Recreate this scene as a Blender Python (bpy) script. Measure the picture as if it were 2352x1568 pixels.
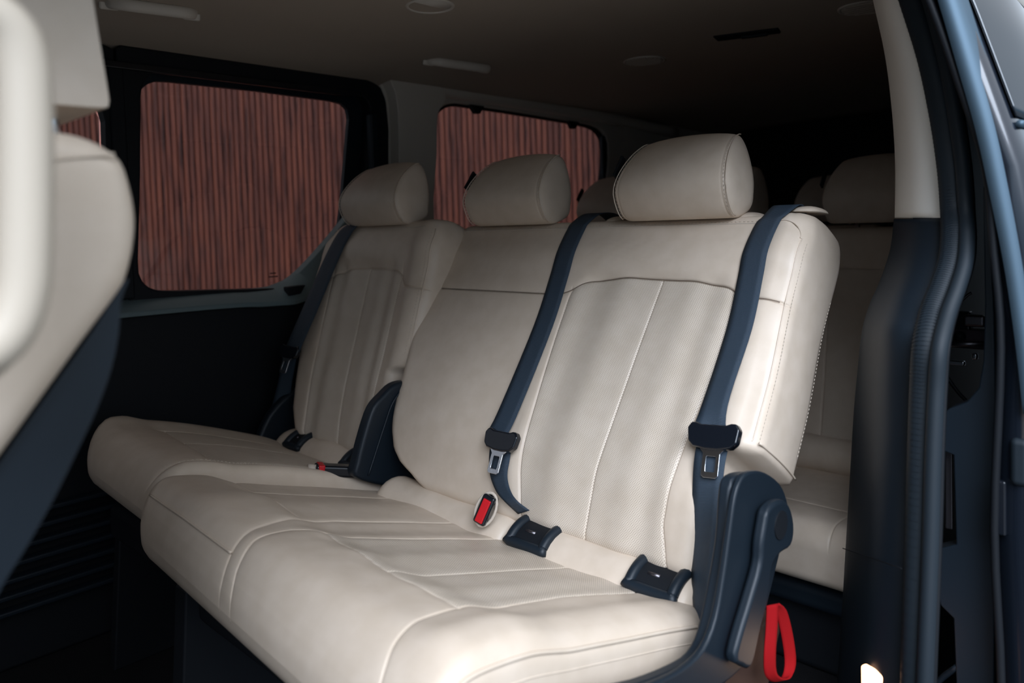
import bpy, bmesh, math, random
import numpy as np
from mathutils import Vector, Matrix
random.seed(7)
C = bpy.context.scene.collection
for o in list(bpy.data.objects):
    bpy.data.objects.remove(o)
GZ = 1.30                       # camera height above the ground outside
# ------------------------------------------------------------------ camera (van axes: X rearward, Y to far side, Z up)
FP, CX, CY = 1743.0, 1176.0, 596.0
_X = np.array([2850-CX, -(470-CY), -FP]); _X /= np.linalg.norm(_X)
_Y = np.array([-640-CX, -(577-CY), -FP]); _Y -= _X*(_X@_Y); _Y /= np.linalg.norm(_Y)
_Z = np.cross(_X, _Y)
RM = np.array([_X, _Y, _Z])
cam_d = bpy.data.cameras.new('camera'); cam = bpy.data.objects.new('camera', cam_d); C.objects.link(cam)
cam.matrix_world = Matrix.Translation((0, 0, GZ)) @ Matrix(RM.tolist()).to_4x4()
cam_d.sensor_width = 36.0; cam_d.lens = FP/2352*36; cam_d.shift_y = -(784-CY)/2352
cam_d.clip_start = 0.02
cam_d.dof.use_dof = True; cam_d.dof.focus_distance = 1.36; cam_d.dof.aperture_fstop = 3.6
sc = bpy.context.scene
sc.camera = cam
sc.view_settings.view_transform = 'Standard'; sc.view_settings.look = 'None'
sc.view_settings.gamma = 1.0; sc.view_settings.use_curve_mapping = False
sc.view_settings.exposure = 0.47
# ------------------------------------------------------------------ overcast daylight
W = bpy.data.worlds.new('sky'); sc.world = W; W.use_nodes = True
nt = W.node_tree; nt.nodes.clear()
wo = nt.nodes.new('ShaderNodeOutputWorld'); wb = nt.nodes.new('ShaderNodeBackground')
tc = nt.nodes.new('ShaderNodeTexCoord'); sx = nt.nodes.new('ShaderNodeSeparateXYZ'); cr = nt.nodes.new('ShaderNodeValToRGB')
nt.links.new(tc.outputs['Generated'], sx.inputs[0]); nt.links.new(sx.outputs['Z'], cr.inputs[0])
cr.color_ramp.elements[0].position = 0.0; cr.color_ramp.elements[0].color = (0.12, 0.17, 0.22, 1)
cr.color_ramp.elements[1].position = 1.0; cr.color_ramp.elements[1].color = (1.0, 1.02, 1.05, 1)
e = cr.color_ramp.elements.new(0.10); e.color = (0.16, 0.23, 0.30, 1)
e = cr.color_ramp.elements.new(0.32); e.color = (0.50, 0.57, 0.66, 1)
nt.links.new(cr.outputs[0], wb.inputs[0]); nt.links.new(wb.outputs[0], wo.inputs[0]); wb.inputs[1].default_value = 1.7
sun_d = bpy.data.lights.new('hazy_sun', 'SUN'); sun_d.energy = 3.25; sun_d.angle = math.radians(42); sun_d.color = (0.87, 0.98, 1.16)
sun = bpy.data.objects.new('hazy_sun', sun_d); C.objects.link(sun); sun.location = (-3, -5, 6)
sun.rotation_euler = Vector((0.53, 0.54, -0.62)).to_track_quat('-Z', 'Y').to_euler()

# ------------------------------------------------------------------ helpers
def ray(x, y): return RM @ np.array([x-CX, -(y-CY), -FP])/FP
def onY(x, y, v): r = ray(x, y); return r*(v/r[1])
def onX(x, y, v): r = ray(x, y); return r*(v/r[0])
def onZ(x, y, v): r = ray(x, y); return r*(v/r[2])

def mat(name, col, rough=0.5, spec=0.5, metal=0.0, bump=None, emit=None, coat=0.0):
    m = bpy.data.materials.new(name); m.use_nodes = True
    n = m.node_tree; b = n.nodes['Principled BSDF']
    b.inputs['Base Color'].default_value = (*col, 1); b.inputs['Roughness'].default_value = rough
    b.inputs['Specular IOR Level'].default_value = spec; b.inputs['Metallic'].default_value = metal
    b.inputs['Coat Weight'].default_value = coat; b.inputs['Coat Roughness'].default_value = 0.05
    if emit:
        b.inputs['Emission Color'].default_value = (*emit[0], 1); b.inputs['Emission Strength'].default_value = emit[1]
    if bump:
        sc_, st, dist = bump
        t = n.nodes.new('ShaderNodeTexCoord'); no = n.nodes.new('ShaderNodeTexNoise'); bm = n.nodes.new('ShaderNodeBump')
        no.inputs['Scale'].default_value = sc_; no.inputs['Detail'].default_value = 4
        bm.inputs['Strength'].default_value = st; bm.inputs['Distance'].default_value = dist
        n.links.new(t.outputs['Object'], no.inputs['Vector']); n.links.new(no.outputs['Fac'], bm.inputs['Height'])
        n.links.new(bm.outputs['Normal'], b.inputs['Normal'])
    return m

def leather(name, col, perf=False, rough=0.42):
    m = mat(name, col, rough, 0.4)
    n = m.node_tree; L = n.links; b = n.nodes['Principled BSDF']
    t = n.nodes.new('ShaderNodeTexCoord')
    vo = n.nodes.new('ShaderNodeTexVoronoi'); vo.inputs['Scale'].default_value = 900
    no = n.nodes.new('ShaderNodeTexNoise'); no.inputs['Scale'].default_value = 28; no.inputs['Detail'].default_value = 5
    for q in (vo, no): L.new(t.outputs['Object'], q.inputs['Vector'])
    b1 = n.nodes.new('ShaderNodeBump'); b1.inputs['Strength'].default_value = 0.12; b1.inputs['Distance'].default_value = 0.0004
    b2 = n.nodes.new('ShaderNodeBump'); b2.inputs['Strength'].default_value = 0.05; b2.inputs['Distance'].default_value = 0.003
    L.new(vo.outputs['Distance'], b1.inputs['Height']); L.new(no.outputs['Fac'], b2.inputs['Height'])
    L.new(b1.outputs['Normal'], b2.inputs['Normal']); last = b2
    mx = n.nodes.new('ShaderNodeMixRGB'); mx.blend_type = 'MULTIPLY'; mx.inputs[1].default_value = (*col, 1)
    rr = n.nodes.new('ShaderNodeValToRGB'); rr.color_ramp.elements[0].position = 0.35; rr.color_ramp.elements[0].color = (0.93, 0.92, 0.90, 1)
    rr.color_ramp.elements[1].position = 0.65
    L.new(no.outputs['Fac'], rr.inputs[0]); L.new(rr.outputs[0], mx.inputs[2]); mx.inputs[0].default_value = 1
    L.new(mx.outputs[0], b.inputs['Base Color'])
    if perf:
        uv = n.nodes.new('ShaderNodeUVMap'); uv.uv_map = 'uv'
        se = n.nodes.new('ShaderNodeSeparateXYZ'); L.new(uv.outputs[0], se.inputs[0])
        def mth(op, a, bb=None):
            q = n.nodes.new('ShaderNodeMath'); q.operation = op
            for i, v in enumerate((a, bb)):
                if v is None: continue
                if isinstance(v, (int, float)): q.inputs[i].default_value = v
                else: L.new(v, q.inputs[i])
            return q.outputs[0]
        px, py = 0.0036, 0.0050          # staggered holes
        def lattice(off):
            u = mth('SUBTRACT', mth('FRACT', mth('ADD', mth('DIVIDE', se.outputs['X'], px), off)), 0.5)
            v = mth('SUBTRACT', mth('FRACT', mth('ADD', mth('DIVIDE', se.outputs['Y'], py), off)), 0.5)
            u = mth('MULTIPLY', u, px); v = mth('MULTIPLY', v, py)
            return mth('SQRT', mth('ADD', mth('MULTIPLY', u, u), mth('MULTIPLY', v, v)))
        d = mth('MINIMUM', lattice(0.0), lattice(0.5))
        hole = n.nodes.new('ShaderNodeMapRange'); hole.inputs['From Min'].default_value = 0.00045; hole.inputs['From Max'].default_value = 0.00080
        hole.inputs['To Min'].default_value = 1; hole.inputs['To Max'].default_value = 0
        L.new(d, hole.inputs['Value'])
        m2 = n.nodes.new('ShaderNodeMixRGB'); L.new(hole.outputs[0], m2.inputs[0]); L.new(mx.outputs[0], m2.inputs[1])
        m2.inputs[2].default_value = (col[0]*0.32, col[1]*0.28, col[2]*0.25, 1); L.new(m2.outputs[0], b.inputs['Base Color'])
    L.new(last.outputs['Normal'], b.inputs['Normal'])
    return m

LC = (0.64, 0.53, 0.425)
M = {}
M['leather'] = leather('beige_leather', LC)
M['perf'] = leather('perforated_leather', (0.64, 0.545, 0.445), perf=True, rough=0.5)
M['thread'] = mat('thread', (0.52, 0.44, 0.36), 0.7)
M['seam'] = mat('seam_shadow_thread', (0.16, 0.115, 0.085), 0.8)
M['plastic'] = mat('navy_black_plastic', (0.008, 0.0135, 0.020), 0.45, 0.32, bump=(900, 0.25, 0.0004))
M['plastic_soft'] = mat('matt_black_plastic', (0.006, 0.0075, 0.010), 0.62, 0.25, bump=(700, 0.2, 0.0005))
M['gloss'] = mat('gloss_black_plastic', (0.006, 0.008, 0.012), 0.16, 0.6)
M['rubber'] = mat('ribbed_rubber', (0.008, 0.014, 0.020), 0.62, 0.35)
M['chrome'] = mat('polished_steel', (0.82, 0.85, 0.90), 0.2, 0.5, 1.0)
M['steel'] = mat('zinc_steel', (0.20, 0.19, 0.21), 0.38, 0.5, 1.0)
M['red'] = mat('red_plastic', (0.50, 0.006, 0.012), 0.35, bump=(300, 0.4, 0.0006))
M['redweb'] = mat('red_webbing', (0.24, 0.004, 0.006), 0.85, 0.1)
M['lining'] = mat('ceiling_fabric', (0.47, 0.41, 0.34), 0.9, 0.1, bump=(500, 0.2, 0.0006))
M['trim'] = mat('beige_trim_plastic', (0.66, 0.62, 0.55), 0.45, 0.4, bump=(900, 0.15, 0.0003))
M['carpet'] = mat('dark_carpet', (0.012, 0.012, 0.013), 0.95, 0.1, bump=(450, 1.0, 0.003))
M['paint'] = mat('dark_car_paint', (0.010, 0.014, 0.022), 0.25, 0.5, coat=0.6)
M['strip'] = mat('sky_sheen_paint', (0.075, 0.12, 0.16), 0.55, 0.5, 0.5)  # sky reflection on dark paint, put into the base colour
M['ground'] = mat('concrete', (0.10, 0.10, 0.10), 0.85, 0.3, bump=(30, 0.3, 0.004))
M['bracket'] = mat('primed_steel', (0.05, 0.035, 0.045), 0.5, 0.5, 0.4)
M['lamp'] = mat('lamp_lens', (1.0, 0.8, 0.6), 0.4, emit=((1.0, 0.48, 0.24), 3.0))
M['lampcore'] = mat('lamp_core', (1.0, 0.9, 0.8), 0.4, emit=((1.0, 0.72, 0.50), 8.0))

def web_mat(name, col):                      # woven webbing with fine lengthwise ribs
    m = mat(name, col, 0.55, 0.4)
    n = m.node_tree; L = n.links
    uv = n.nodes.new('ShaderNodeUVMap'); uv.uv_map = 'uv'
    mp = n.nodes.new('ShaderNodeMapping'); mp.inputs['Scale'].default_value = (1, 1, 1); L.new(uv.outputs[0], mp.inputs[0])
    w1 = n.nodes.new('ShaderNodeTexWave'); w1.bands_direction = 'X'; w1.inputs['Scale'].default_value = 210
    w2 = n.nodes.new('ShaderNodeTexWave'); w2.bands_direction = 'Y'; w2.inputs['Scale'].default_value = 150; w2.inputs['Distortion'].default_value = 1.5
    L.new(mp.outputs[0], w1.inputs[0]); L.new(mp.outputs[0], w2.inputs[0])
    a = n.nodes.new('ShaderNodeMath'); a.operation = 'ADD'; L.new(w1.outputs['Fac'], a.inputs[0]); L.new(w2.outputs['Fac'], a.inputs[1])
    b = n.nodes.new('ShaderNodeBump'); b.inputs['Strength'].default_value = 0.5; b.inputs['Distance'].default_value = 0.0008
    L.new(a.outputs[0], b.inputs['Height']); L.new(b.outputs[0], n.nodes['Principled BSDF'].inputs['Normal'])
    return m
M['web'] = web_mat('belt_webbing', (0.026, 0.043, 0.064))

gm = bpy.data.materials.new('tinted_glass'); gm.use_nodes = True
n_ = gm.node_tree; n_.nodes.clear()
go = n_.nodes.new('ShaderNodeOutputMaterial'); gx = n_.nodes.new('ShaderNodeMixShader'); gt = n_.nodes.new('ShaderNodeBsdfTransparent')
gg = n_.nodes.new('ShaderNodeBsdfGlossy'); gf = n_.nodes.new('ShaderNodeFresnel'); gf.inputs[0].default_value = 1.45
gt.inputs[0].default_value = (0.48, 0.46, 0.45, 1); gg.inputs['Roughness'].default_value = 0.02
gge = n_.nodes.new('ShaderNodeNewGeometry'); gmr = n_.nodes.new('ShaderNodeMapRange')      # same reflectance on both faces of the pane
gmr.inputs['To Min'].default_value = 1.45; gmr.inputs['To Max'].default_value = 1/1.45
n_.links.new(gge.outputs['Backfacing'], gmr.inputs['Value']); n_.links.new(gmr.outputs[0], gf.inputs[0])
n_.links.new(gf.outputs[0], gx.inputs[0]); n_.links.new(gt.outputs[0], gx.inputs[1]); n_.links.new(gg.outputs[0], gx.inputs[2]); n_.links.new(gx.outputs[0], go.inputs[0])
M['glass'] = gm

def wood_mat():
    m = mat('red_brown_slats', (0.3, 0.1, 0.06), 0.5, 0.35)
    n = m.node_tree; L = n.links; b = n.nodes['Principled BSDF']
    t = n.nodes.new('ShaderNodeTexCoord'); mp = n.nodes.new('ShaderNodeMapping'); mp.inputs['Scale'].default_value = (14, 14, 1.1)
    oi = n.nodes.new('ShaderNodeObjectInfo')
    vm = n.nodes.new('ShaderNodeVectorMath'); vm.operation = 'ADD'; L.new(t.outputs['Object'], vm.inputs[0])
    cm = n.nodes.new('ShaderNodeCombineXYZ'); mu = n.nodes.new('ShaderNodeMath'); mu.operation = 'MULTIPLY'; mu.inputs[1].default_value = 9
    L.new(oi.outputs['Random'], mu.inputs[0]); L.new(mu.outputs[0], cm.inputs['Z']); L.new(cm.outputs[0], vm.inputs[1])
    L.new(vm.outputs[0], mp.inputs[0])
    no = n.nodes.new('ShaderNodeTexNoise'); no.inputs['Scale'].default_value = 2.4; no.inputs['Detail'].default_value = 6; L.new(mp.outputs[0], no.inputs[0])
    rp = n.nodes.new('ShaderNodeValToRGB'); rp.color_ramp.elements[0].position = 0.36; rp.color_ramp.elements[0].color = (0.070, 0.030, 0.026, 1)
    rp.color_ramp.elements[1].position = 0.64; rp.color_ramp.elements[1].color = (0.30, 0.100, 0.064, 1)
    e = rp.color_ramp.elements.new(0.48); e.color = (0.20, 0.072, 0.054, 1)
    L.new(no.outputs['Fac'], rp.inputs[0]); L.new(rp.outputs[0], b.inputs['Base Color'])
    return m
M['wood'] = wood_mat()
M['groove'] = mat('slat_backing', (0.11, 0.042, 0.032), 0.7)

def tag(o, label=None, cat=None, group=None, kind=None):
    if label: o['label'] = label
    if cat: o['category'] = cat
    if group: o['group'] = group
    if kind: o['kind'] = kind
    return o
ORG = {}
def thing(name, label, cat, loc=(0, 0, 0), group=None):
    o = bpy.data.objects.new(name, None); C.objects.link(o); o.location = loc; o.empty_display_size = 0.05
    ORG[o] = Vector(loc)
    return tag(o, label, cat, group)
def origin(o):
    return ORG.get(o, Vector((0, 0, 0)))
def mk(name, V, F, m, parent=None, uv=None, smooth=True, bevel=None, loc=None, weld=False):
    me = bpy.data.meshes.new(name)
    V = np.asarray(V, float).reshape(-1, 3)
    if parent is None and loc is None:
        lo = V.min(0); hi = V.max(0); loc = Vector(((lo[0]+hi[0])/2, (lo[1]+hi[1])/2, lo[2]))
    base = origin(parent) if parent is not None else Vector(loc)
    V = V-np.array(base)
    me.from_pydata([tuple(v) for v in V], [], [tuple(f) for f in F])
    if uv is not None:
        ul = me.uv_layers.new(name='uv')
        li = np.zeros(len(me.loops), dtype=np.int32); me.loops.foreach_get('vertex_index', li)
        ul.data.foreach_set('uv', np.asarray(uv, np.float32)[li].ravel())
    me.materials.append(m)
    b = bmesh.new(); b.from_mesh(me)
    if weld: bmesh.ops.remove_doubles(b, verts=b.verts, dist=2e-5)
    bmesh.ops.recalc_face_normals(b, faces=b.faces); b.to_mesh(me); b.free()
    if smooth: me.polygons.foreach_set('use_smooth', [True]*len(me.polygons))
    o = bpy.data.objects.new(name, me); C.objects.link(o)
    if parent is not None: o.parent = parent; ORG[o] = Vector(base)
    else: o.location = loc; ORG[o] = Vector(loc)
    if bevel:
        md = o.modifiers.new('bevel', 'BEVEL'); md.width = bevel; md.segments = 4; md.limit_method = 'ANGLE'; md.angle_limit = math.radians(35)
        md.harden_normals = True; md.use_clamp_overlap = True
    return o

def cr_spline(P, n=8, closed=False):
    P = [np.asarray(p, float) for p in P]; N = len(P); out = []
    R = range(N) if closed else range(N-1)
    for i in R:
        p1, p2 = P[i], P[(i+1) % N]
        p0 = P[(i-1) % N] if (closed or i > 0) else 2*p1-p2
        p3 = P[(i+2) % N] if (closed or i+2 < N) else 2*p2-p1
        for k in range(n):
            t = k/n
            out.append(0.5*((2*p1)+(-p0+p2)*t+(2*p0-5*p1+4*p2-p3)*t*t+(-p0+3*p1-3*p2+p3)*t**3))
    if not closed: out.append(P[-1])
    return np.array(out)
def resample(P, n, closed=False):
    P = np.asarray(P, float)
    if closed: P = np.vstack([P, P[:1]])
    d = np.r_[0, np.cumsum(np.linalg.norm(np.diff(P, axis=0), axis=1))]
    t = np.linspace(0, d[-1], n+1 if closed else n)
    if closed: t = t[:-1]
    return np.array([np.interp(t, d, P[:, k]) for k in range(P.shape[1])]).T

def prism(name, out, y0, y1, m, parent=None, bevel=0.004, smooth_n=0, axis=1, taper=None, **kw):
    """outline (two coordinates) extruded along one axis; extrude faces bevelled"""
    P = np.asarray(out, float)
    if smooth_n: P = cr_spline(P, smooth_n, True)
    n = len(P); V = []
    for y, s in ((y0, 1.0), (y1, taper or 1.0)):
        c = P.mean(0)
        for p in P:
            q = c+(p-c)*s
            V.append({0: (y, q[0], q[1]), 1: (q[0], y, q[1]), 2: (q[0], q[1], y)}[axis])
    F = [list(range(n)), list(range(2*n-1, n-1, -1))]+[(i, (i+1) % n, n+(i+1) % n, n+i) for i in range(n)]
    return mk(name, V, F, m, parent, bevel=bevel, **kw)
def pY(pts, Y):       # pixel outline read off the photograph -> XZ outline in the plane Y
    return [(float(q[0]), float(q[2])) for q in (onY(x, y, Y) for x, y in pts)]

def tube(name, pts, r, m, parent=None, seg=12, closed=False, n=0, flat=1.0, up=(0, 0, 1), **kw):
    P = cr_spline(pts, n, closed) if n else np.asarray(pts, float)
    N = len(P); V = []; F = []; up = np.array(up, float)
    for i in range(N):
        a = P[(i-1) % N] if (closed or i > 0) else P[i]; b = P[(i+1) % N] if (closed or i < N-1) else P[i]
        t = b-a; t /= np.linalg.norm(t)+1e-12
        u = up-t*(up@t); 
        if np.linalg.norm(u) < 1e-3: u = np.array([1, 0, 0])-t*t[0]
        u /= np.linalg.norm(u); w = np.cross(t, u)
        rr = r[i*len(r)//N] if isinstance(r, (list, tuple)) else r
        for k in range(seg):
            A = 2*math.pi*k/seg
            V.append(P[i]+(u*math.cos(A)*flat+w*math.sin(A))*rr)
    for i in range(N if closed else N-1):
        for k in range(seg):
            j = (i+1) % N
            F.append((i*seg+k, i*seg+(k+1) % seg, j*seg+(k+1) % seg, j*seg+k))
    if not closed: F += [tuple(range(seg)), tuple(range(N*seg-1, (N-1)*seg-1, -1))]
    return mk(name, V, F, m, parent, **kw)

def ribbon(name, L, R, m, parent=None, th=0.0012, n=6, **kw):
    """webbing between two edge curves, with thickness"""
    L = cr_spline(L, n); R = cr_spline(R, n); N = len(L); K = 4
    V = []; UV = []; d = 0.0
    T = []
    for i in range(N):
        t = L[min(i+1, N-1)]-L[max(i-1, 0)]; w = R[i]-L[i]; nn = np.cross(t, w); T.append(nn/(np.linalg.norm(nn)+1e-9))
    T = np.array(T)
    for i in range(N):
        if i: d += np.linalg.norm((L[i]+R[i]-L[i-1]-R[i-1])/2)
        for s in (1, -1):
            for k in range(K+1):
                V.append(L[i]+(R[i]-L[i])*k/K+T[i]*s*th/2); UV.append((0.047*k/K, d))
    S = 2*(K+1); F = []
    ring = list(range(K+1))+[K+1+k for k in range(K, -1, -1)]
    for i in range(N-1):
        for a in range(len(ring)):
            p, q = ring[a], ring[(a+1) % len(ring)]
            F.append((i*S+p, i*S+q, (i+1)*S+q, (i+1)*S+p))
    F += [tuple(ring), tuple((N-1)*S+q for q in reversed(ring))]
    return mk(name, V, F, m, parent, uv=UV, **kw)

def rbox(name, c, ax, dims, m, parent=None, bevel=0.004, **kw):
    """bevelled box with its own axes (rows of ax)"""
    ax = [np.array(a, float)/np.linalg.norm(a) for a in ax]; V = []
    for i in (-1, 1):
        for j in (-1, 1):
            for k in (-1, 1):
                V.append(np.array(c, float)+ax[0]*i*dims[0]/2+ax[1]*j*dims[1]/2+ax[2]*k*dims[2]/2)
    F = [(0, 1, 3, 2), (4, 6, 7, 5), (0, 4, 5, 1), (2, 3, 7, 6), (0, 2, 6, 4), (1, 5, 7, 3)]
    return mk(name, V, F, m, parent, bevel=bevel, **kw)
EX = [(1, 0, 0), (0, 1, 0), (0, 0, 1)]

def ring(name, outer, inner, y0, y1, m, parent=None, N=160, bevel=0.004, yi=None, **kw):
    """plate in the XZ plane with one opening; outlines resampled by angle"""
    outer = np.asarray(outer, float); inner = np.asarray(inner, float)
    c = inner.mean(0)
    def by_angle(P):
        P = np.vstack([P, P[:1]]); A = np.linspace(0, 2*math.pi, N, endpoint=False); out = []
        for a in A:
            d = np.array([math.cos(a), math.sin(a)]); best = None
            for p, q in zip(P[:-1], P[1:]):
                e_ = q-p; Mx = np.array([[d[0], -e_[0]], [d[1], -e_[1]]])
                if abs(np.linalg.det(Mx)) < 1e-12: continue
                l, u = np.linalg.solve(Mx, p-c)
                if l > 0 and -1e-9 <= u <= 1+1e-9: best = l if best is None else max(best, l)
            out.append(c+d*(best or 0.1))
        return np.array(out)
    O = by_angle(outer); I = by_angle(inner)
    # corners of the outer outline are kept
    V = []; yi0, yi1 = (yi or (y0, y1))
    for P, y in ((O, y0), (I, yi0), (I, yi1), (O, y1)):
        V += [(p[0], y, p[1]) for p in P]
    F = []
    for k in range(4):
        for i in range(N):
            j = (i+1) % N; a = k*N; b = ((k+1) % 4)*N
            F.append((a+i, a+j, b+j, b+i))
    return mk(name, V, F, m, parent, bevel=bevel, smooth=False, **kw)

# ---------- upholstered pad ---------------------------------------------------------------------------------------
class Pad:
    """cushion swept along an XZ profile; t runs along it, s is the van's Y; seams are real grooves"""
    def __init__(s, prof, s0, s1, T, rs=0.02, rf=0.02, Rend=(0.04, 0.05), R0=(0.02, 0.02), flip=1, grooves=(), bulge=None,
                 vs=(), hs=(), side_bulge=0.006, skew=(0.0, 0.0)):
        P = cr_spline([(a, b) for a, b in prof], 16); d = np.r_[0, np.cumsum(np.linalg.norm(np.diff(P, axis=0), axis=1))]
        s.L = d[-1]; s.d = d; s.P = P; s.s0, s.s1, s.T = s0, s1, T; s.rs, s.rf, s.Rend, s.R0, s.flip = rs, rf, Rend, R0, flip
        s.grooves, s.bulge, s.vs, s.hs, s.sb = grooves, bulge, vs, hs, side_bulge; s.skew = skew
        tg = np.gradient(P, d, axis=0); k = np.ones(9)/9
        for c in (0, 1): tg[:, c] = np.convolve(np.pad(tg[:, c], 4, mode='edge'), k, 'valid')
        s.tg = tg/np.linalg.norm(tg, axis=1)[:, None]
    def base(s, t):
        x = np.interp(t, s.d, s.P[:, 0]); z = np.interp(t, s.d, s.P[:, 1])
        a = np.interp(t, s.d, s.tg[:, 0]); b = np.interp(t, s.d, s.tg[:, 1])
        return x, z, -b*s.flip, a*s.flip
    @staticmethod
    def fall(d, R):
        d = np.clip(d, 0, R) if R > 0 else d
        return R-np.sqrt(np.maximum(R*R-(R-d)**2, 0)) if R > 0 else np.zeros_like(d)
    def ends(s, t):
        return s.fall(s.L-t, s.Rend[0])+s.fall(t, s.R0[0]), s.fall(s.L-t, s.Rend[1])+s.fall(t, s.R0[1])
    def groove(s, S, t):
        g = np.zeros_like(S)
        for kind, fn, a, b, D, w in s.grooves:
            if kind == 'v': dist = S-fn(t); par = t
            else: dist = t-fn(S); par = S
            msk = 1/(1+np.exp(-(par-a)/0.002))*1/(1+np.exp((par-b)/0.002)) if b-a < 9 else 1.0
            g -= msk*(D*np.exp(-(dist/w)**2)+0.55*D*np.exp(-(dist/(5*w))**2))
        return g
    def world(s, S, t, n, front=None, groove=True):
        x, z, nx, nz = s.base(t); T = s.T(t); df, db = s.ends(t)
        fr = np.clip(-n/T, 0, 1)
        add = np.zeros_like(S)
        if front is not None:
            if s.bulge: add = add+s.bulge(S, t)*front
            if groove: add = add+s.groove(S, t)*front
        nn = n-df*(1-fr)+db*fr+add
        mid = -T/2
        over = (df+db) > T
        nn = np.where(over, -df/(df+db+1e-9)*T, nn)
        return np.stack([x+nx*nn+s.skew[0]*(S-s.skew[1])*(np.clip(t, 0, s.L)/s.L)**3, S, z+nz*nn], -1)
    def at(s, S, t, off=0.0):
        """point on the front surface"""
        S = np.asarray(S, float); t = np.asarray(t, float)
        dn = -s.fall(S-s.s0(t), s.rs)-s.fall(s.s1(t)-S, s.rf)
        def wt(d, r): q = np.clip(1-d/r, 0, 1); return np.sqrt(np.maximum(1-q*q, 0))
        return s.world(S, t, dn+off, np.minimum(wt(S-s.s0(t), s.rs), wt(s.s1(t)-S, s.rf)), groove=False)
    def side(s, t, n, off=0.0):
        """point on the near side wall"""
        t = np.asarray(t, float); n = np.asarray(n, float)
        return s.world(s.s0(t)-off-s.sb*np.sin(np.pi*np.clip(-n/s.T(t), 0, 1)), t, n)
    def build(s, parent, names, region=None, step=0.008, mats=None, fine=1.0):
        # 1-D parameters with refinement at seams
        def grid(a, b, brk, step, ends):
            x = set(np.round(np.arange(a, b+1e-9, step), 6)); x |= {a, b}
            for q in brk:
                for o in (0, .0008, .0016, .0026, .004, .006, .010, .016):
                    for sg in (-1, 1):
                        v = q+sg*o
                        if a < v < b: x.add(round(v, 6))
            for R, e_, sg in ends:
                for k in range(1, 9):
                    v = e_+sg*R*(1-math.cos(k/8*math.pi/2))
                    if a < v < b: x.add(round(v, 6))
            x = np.array(sorted(x)); keep = [x[0]]
            for v in x[1:]:
                if v-keep[-1] > 0.00045: keep.append(v)
            keep[-1] = b
            return np.array(keep)
        tm = s.L*0.5
        vb = [float(f(tm)) for f in s.vs]; a0, a1 = float(s.s0(tm)), float(s.s1(tm))
        hb = [float(f((a0+a1)/2)) for f in s.hs]
        sig = grid(a0+s.rs, a1-s.rf, vb, step, [])
        tau = grid(0.0, s.L, hb, step, [(max(s.Rend), s.L, -1), (max(s.R0), 0.0, 1)])
        tau = np.clip(tau, 0, s.L); NF = len(sig)
        rows = []; UV = []
        KA = 7; KW = 6
        for t0 in tau:
            t0a = np.array([t0]); lo = float(s.s0(t0)); hi = float(s.s1(t0)); T = float(s.T(t0))
            df, db = s.ends(t0a); Te = max(T-float(df[0])-float(db[0]), 0.0)
            r1 = s.rs; r2 = s.rf
            bb = [a0+s.rs]+vb+[a1-s.rf]; ba = [lo+r1]+[float(f(t0)) for f in s.vs]+[hi-r2]
            ba = list(np.maximum.accumulate(np.clip(ba, lo+r1, hi-r2)))
            S = np.interp(sig, bb, ba)
            tt = np.full_like(S, t0)
            if s.hs:
                H = np.array([f(S) for f in s.hs]); tt = np.array([np.interp(t0, [0]+hb+[s.L], [0]+list(H[:, j])+[s.L]) for j in range(len(S))])
            SS = [S]; TT = [tt]; NN = [np.zeros_like(S)]; FR = [np.ones_like(S)]
            def addp(S_, n_, fr_, tt_):
                SS.append(np.atleast_1d(S_)); NN.append(np.atleast_1d(n_)); TT.append(np.full(len(np.atleast_1d(S_)), tt_)); FR.append(np.full(len(np.atleast_1d(S_)), fr_) if np.isscalar(fr_) else fr_)
            ph = np.linspace(0, math.pi/2, KA)[1:]
            tf = tt[-1]
            addp(hi-r2+r2*np.sin(ph), -r2*(1-np.cos(ph)), np.cos(ph), tf)
            w = np.linspace(r2, T-r2, KW)[1:]
            addp(hi+s.sb*np.sin(np.pi*w/T)-s.sb*math.sin(math.pi*r2/T), -w, 0.0, tf)
            addp(hi-r2+r2*np.cos(ph), -(T-r2)-r2*np.sin(ph), 0.0, tf)
            bk = np.linspace(hi-r2, lo+r1, 10)[1:]
            tn = tt[0]
            addp(bk, np.full(len(bk), -T), 0.0, tn)
            addp(lo+r1-r1*np.sin(ph), -(T-r1)-r1*np.cos(ph), 0.0, tn)
            w = np.linspace(T-r1, r1, KW)[1:]
            addp(lo-s.sb*np.sin(np.pi*w/T)+s.sb*math.sin(math.pi*r1/T), -w, 0.0, tn)
            ph2 = ph[:-1]
            addp(lo+r1-r1*np.cos(ph2), -(r1)+r1*np.sin(ph2), np.sin(ph2), tn)
            S = np.concatenate(SS); TT = np.concatenate(TT); NN = np.concatenate(NN); FR = np.concatenate(FR)
            rows.append(s.world(S, TT, NN, FR)); UV.append(np.stack([S, TT], -1))
        R = np.array(rows); nr, nc = R.shape[:2]
        V = R.reshape(-1, 3); UV = np.array(UV).reshape(-1, 2)
        groups = {}
        for i in range(nr-1):
            tmid = (tau[i]+tau[i+1])/2
            for j in range(nc):
                k = (j+1) % nc
                f = (i*nc+j, i*nc+k, (i+1)*nc+k, (i+1)*nc+j)
                key = 0
                if region and j < NF-1:
                    key = region((sig[j]+sig[j+1])/2, tmid, vb, hb)
                groups.setdefault(key, []).append(f)
        groups[0].append(tuple(range(nc-1, -1, -1)))
        closed_ = sum(s.Rend) >= float(s.T(s.L))-1e-4
        if not closed_: groups[0].append(tuple((nr-1)*nc+k for k in range(nc)))
        objs = {}
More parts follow.
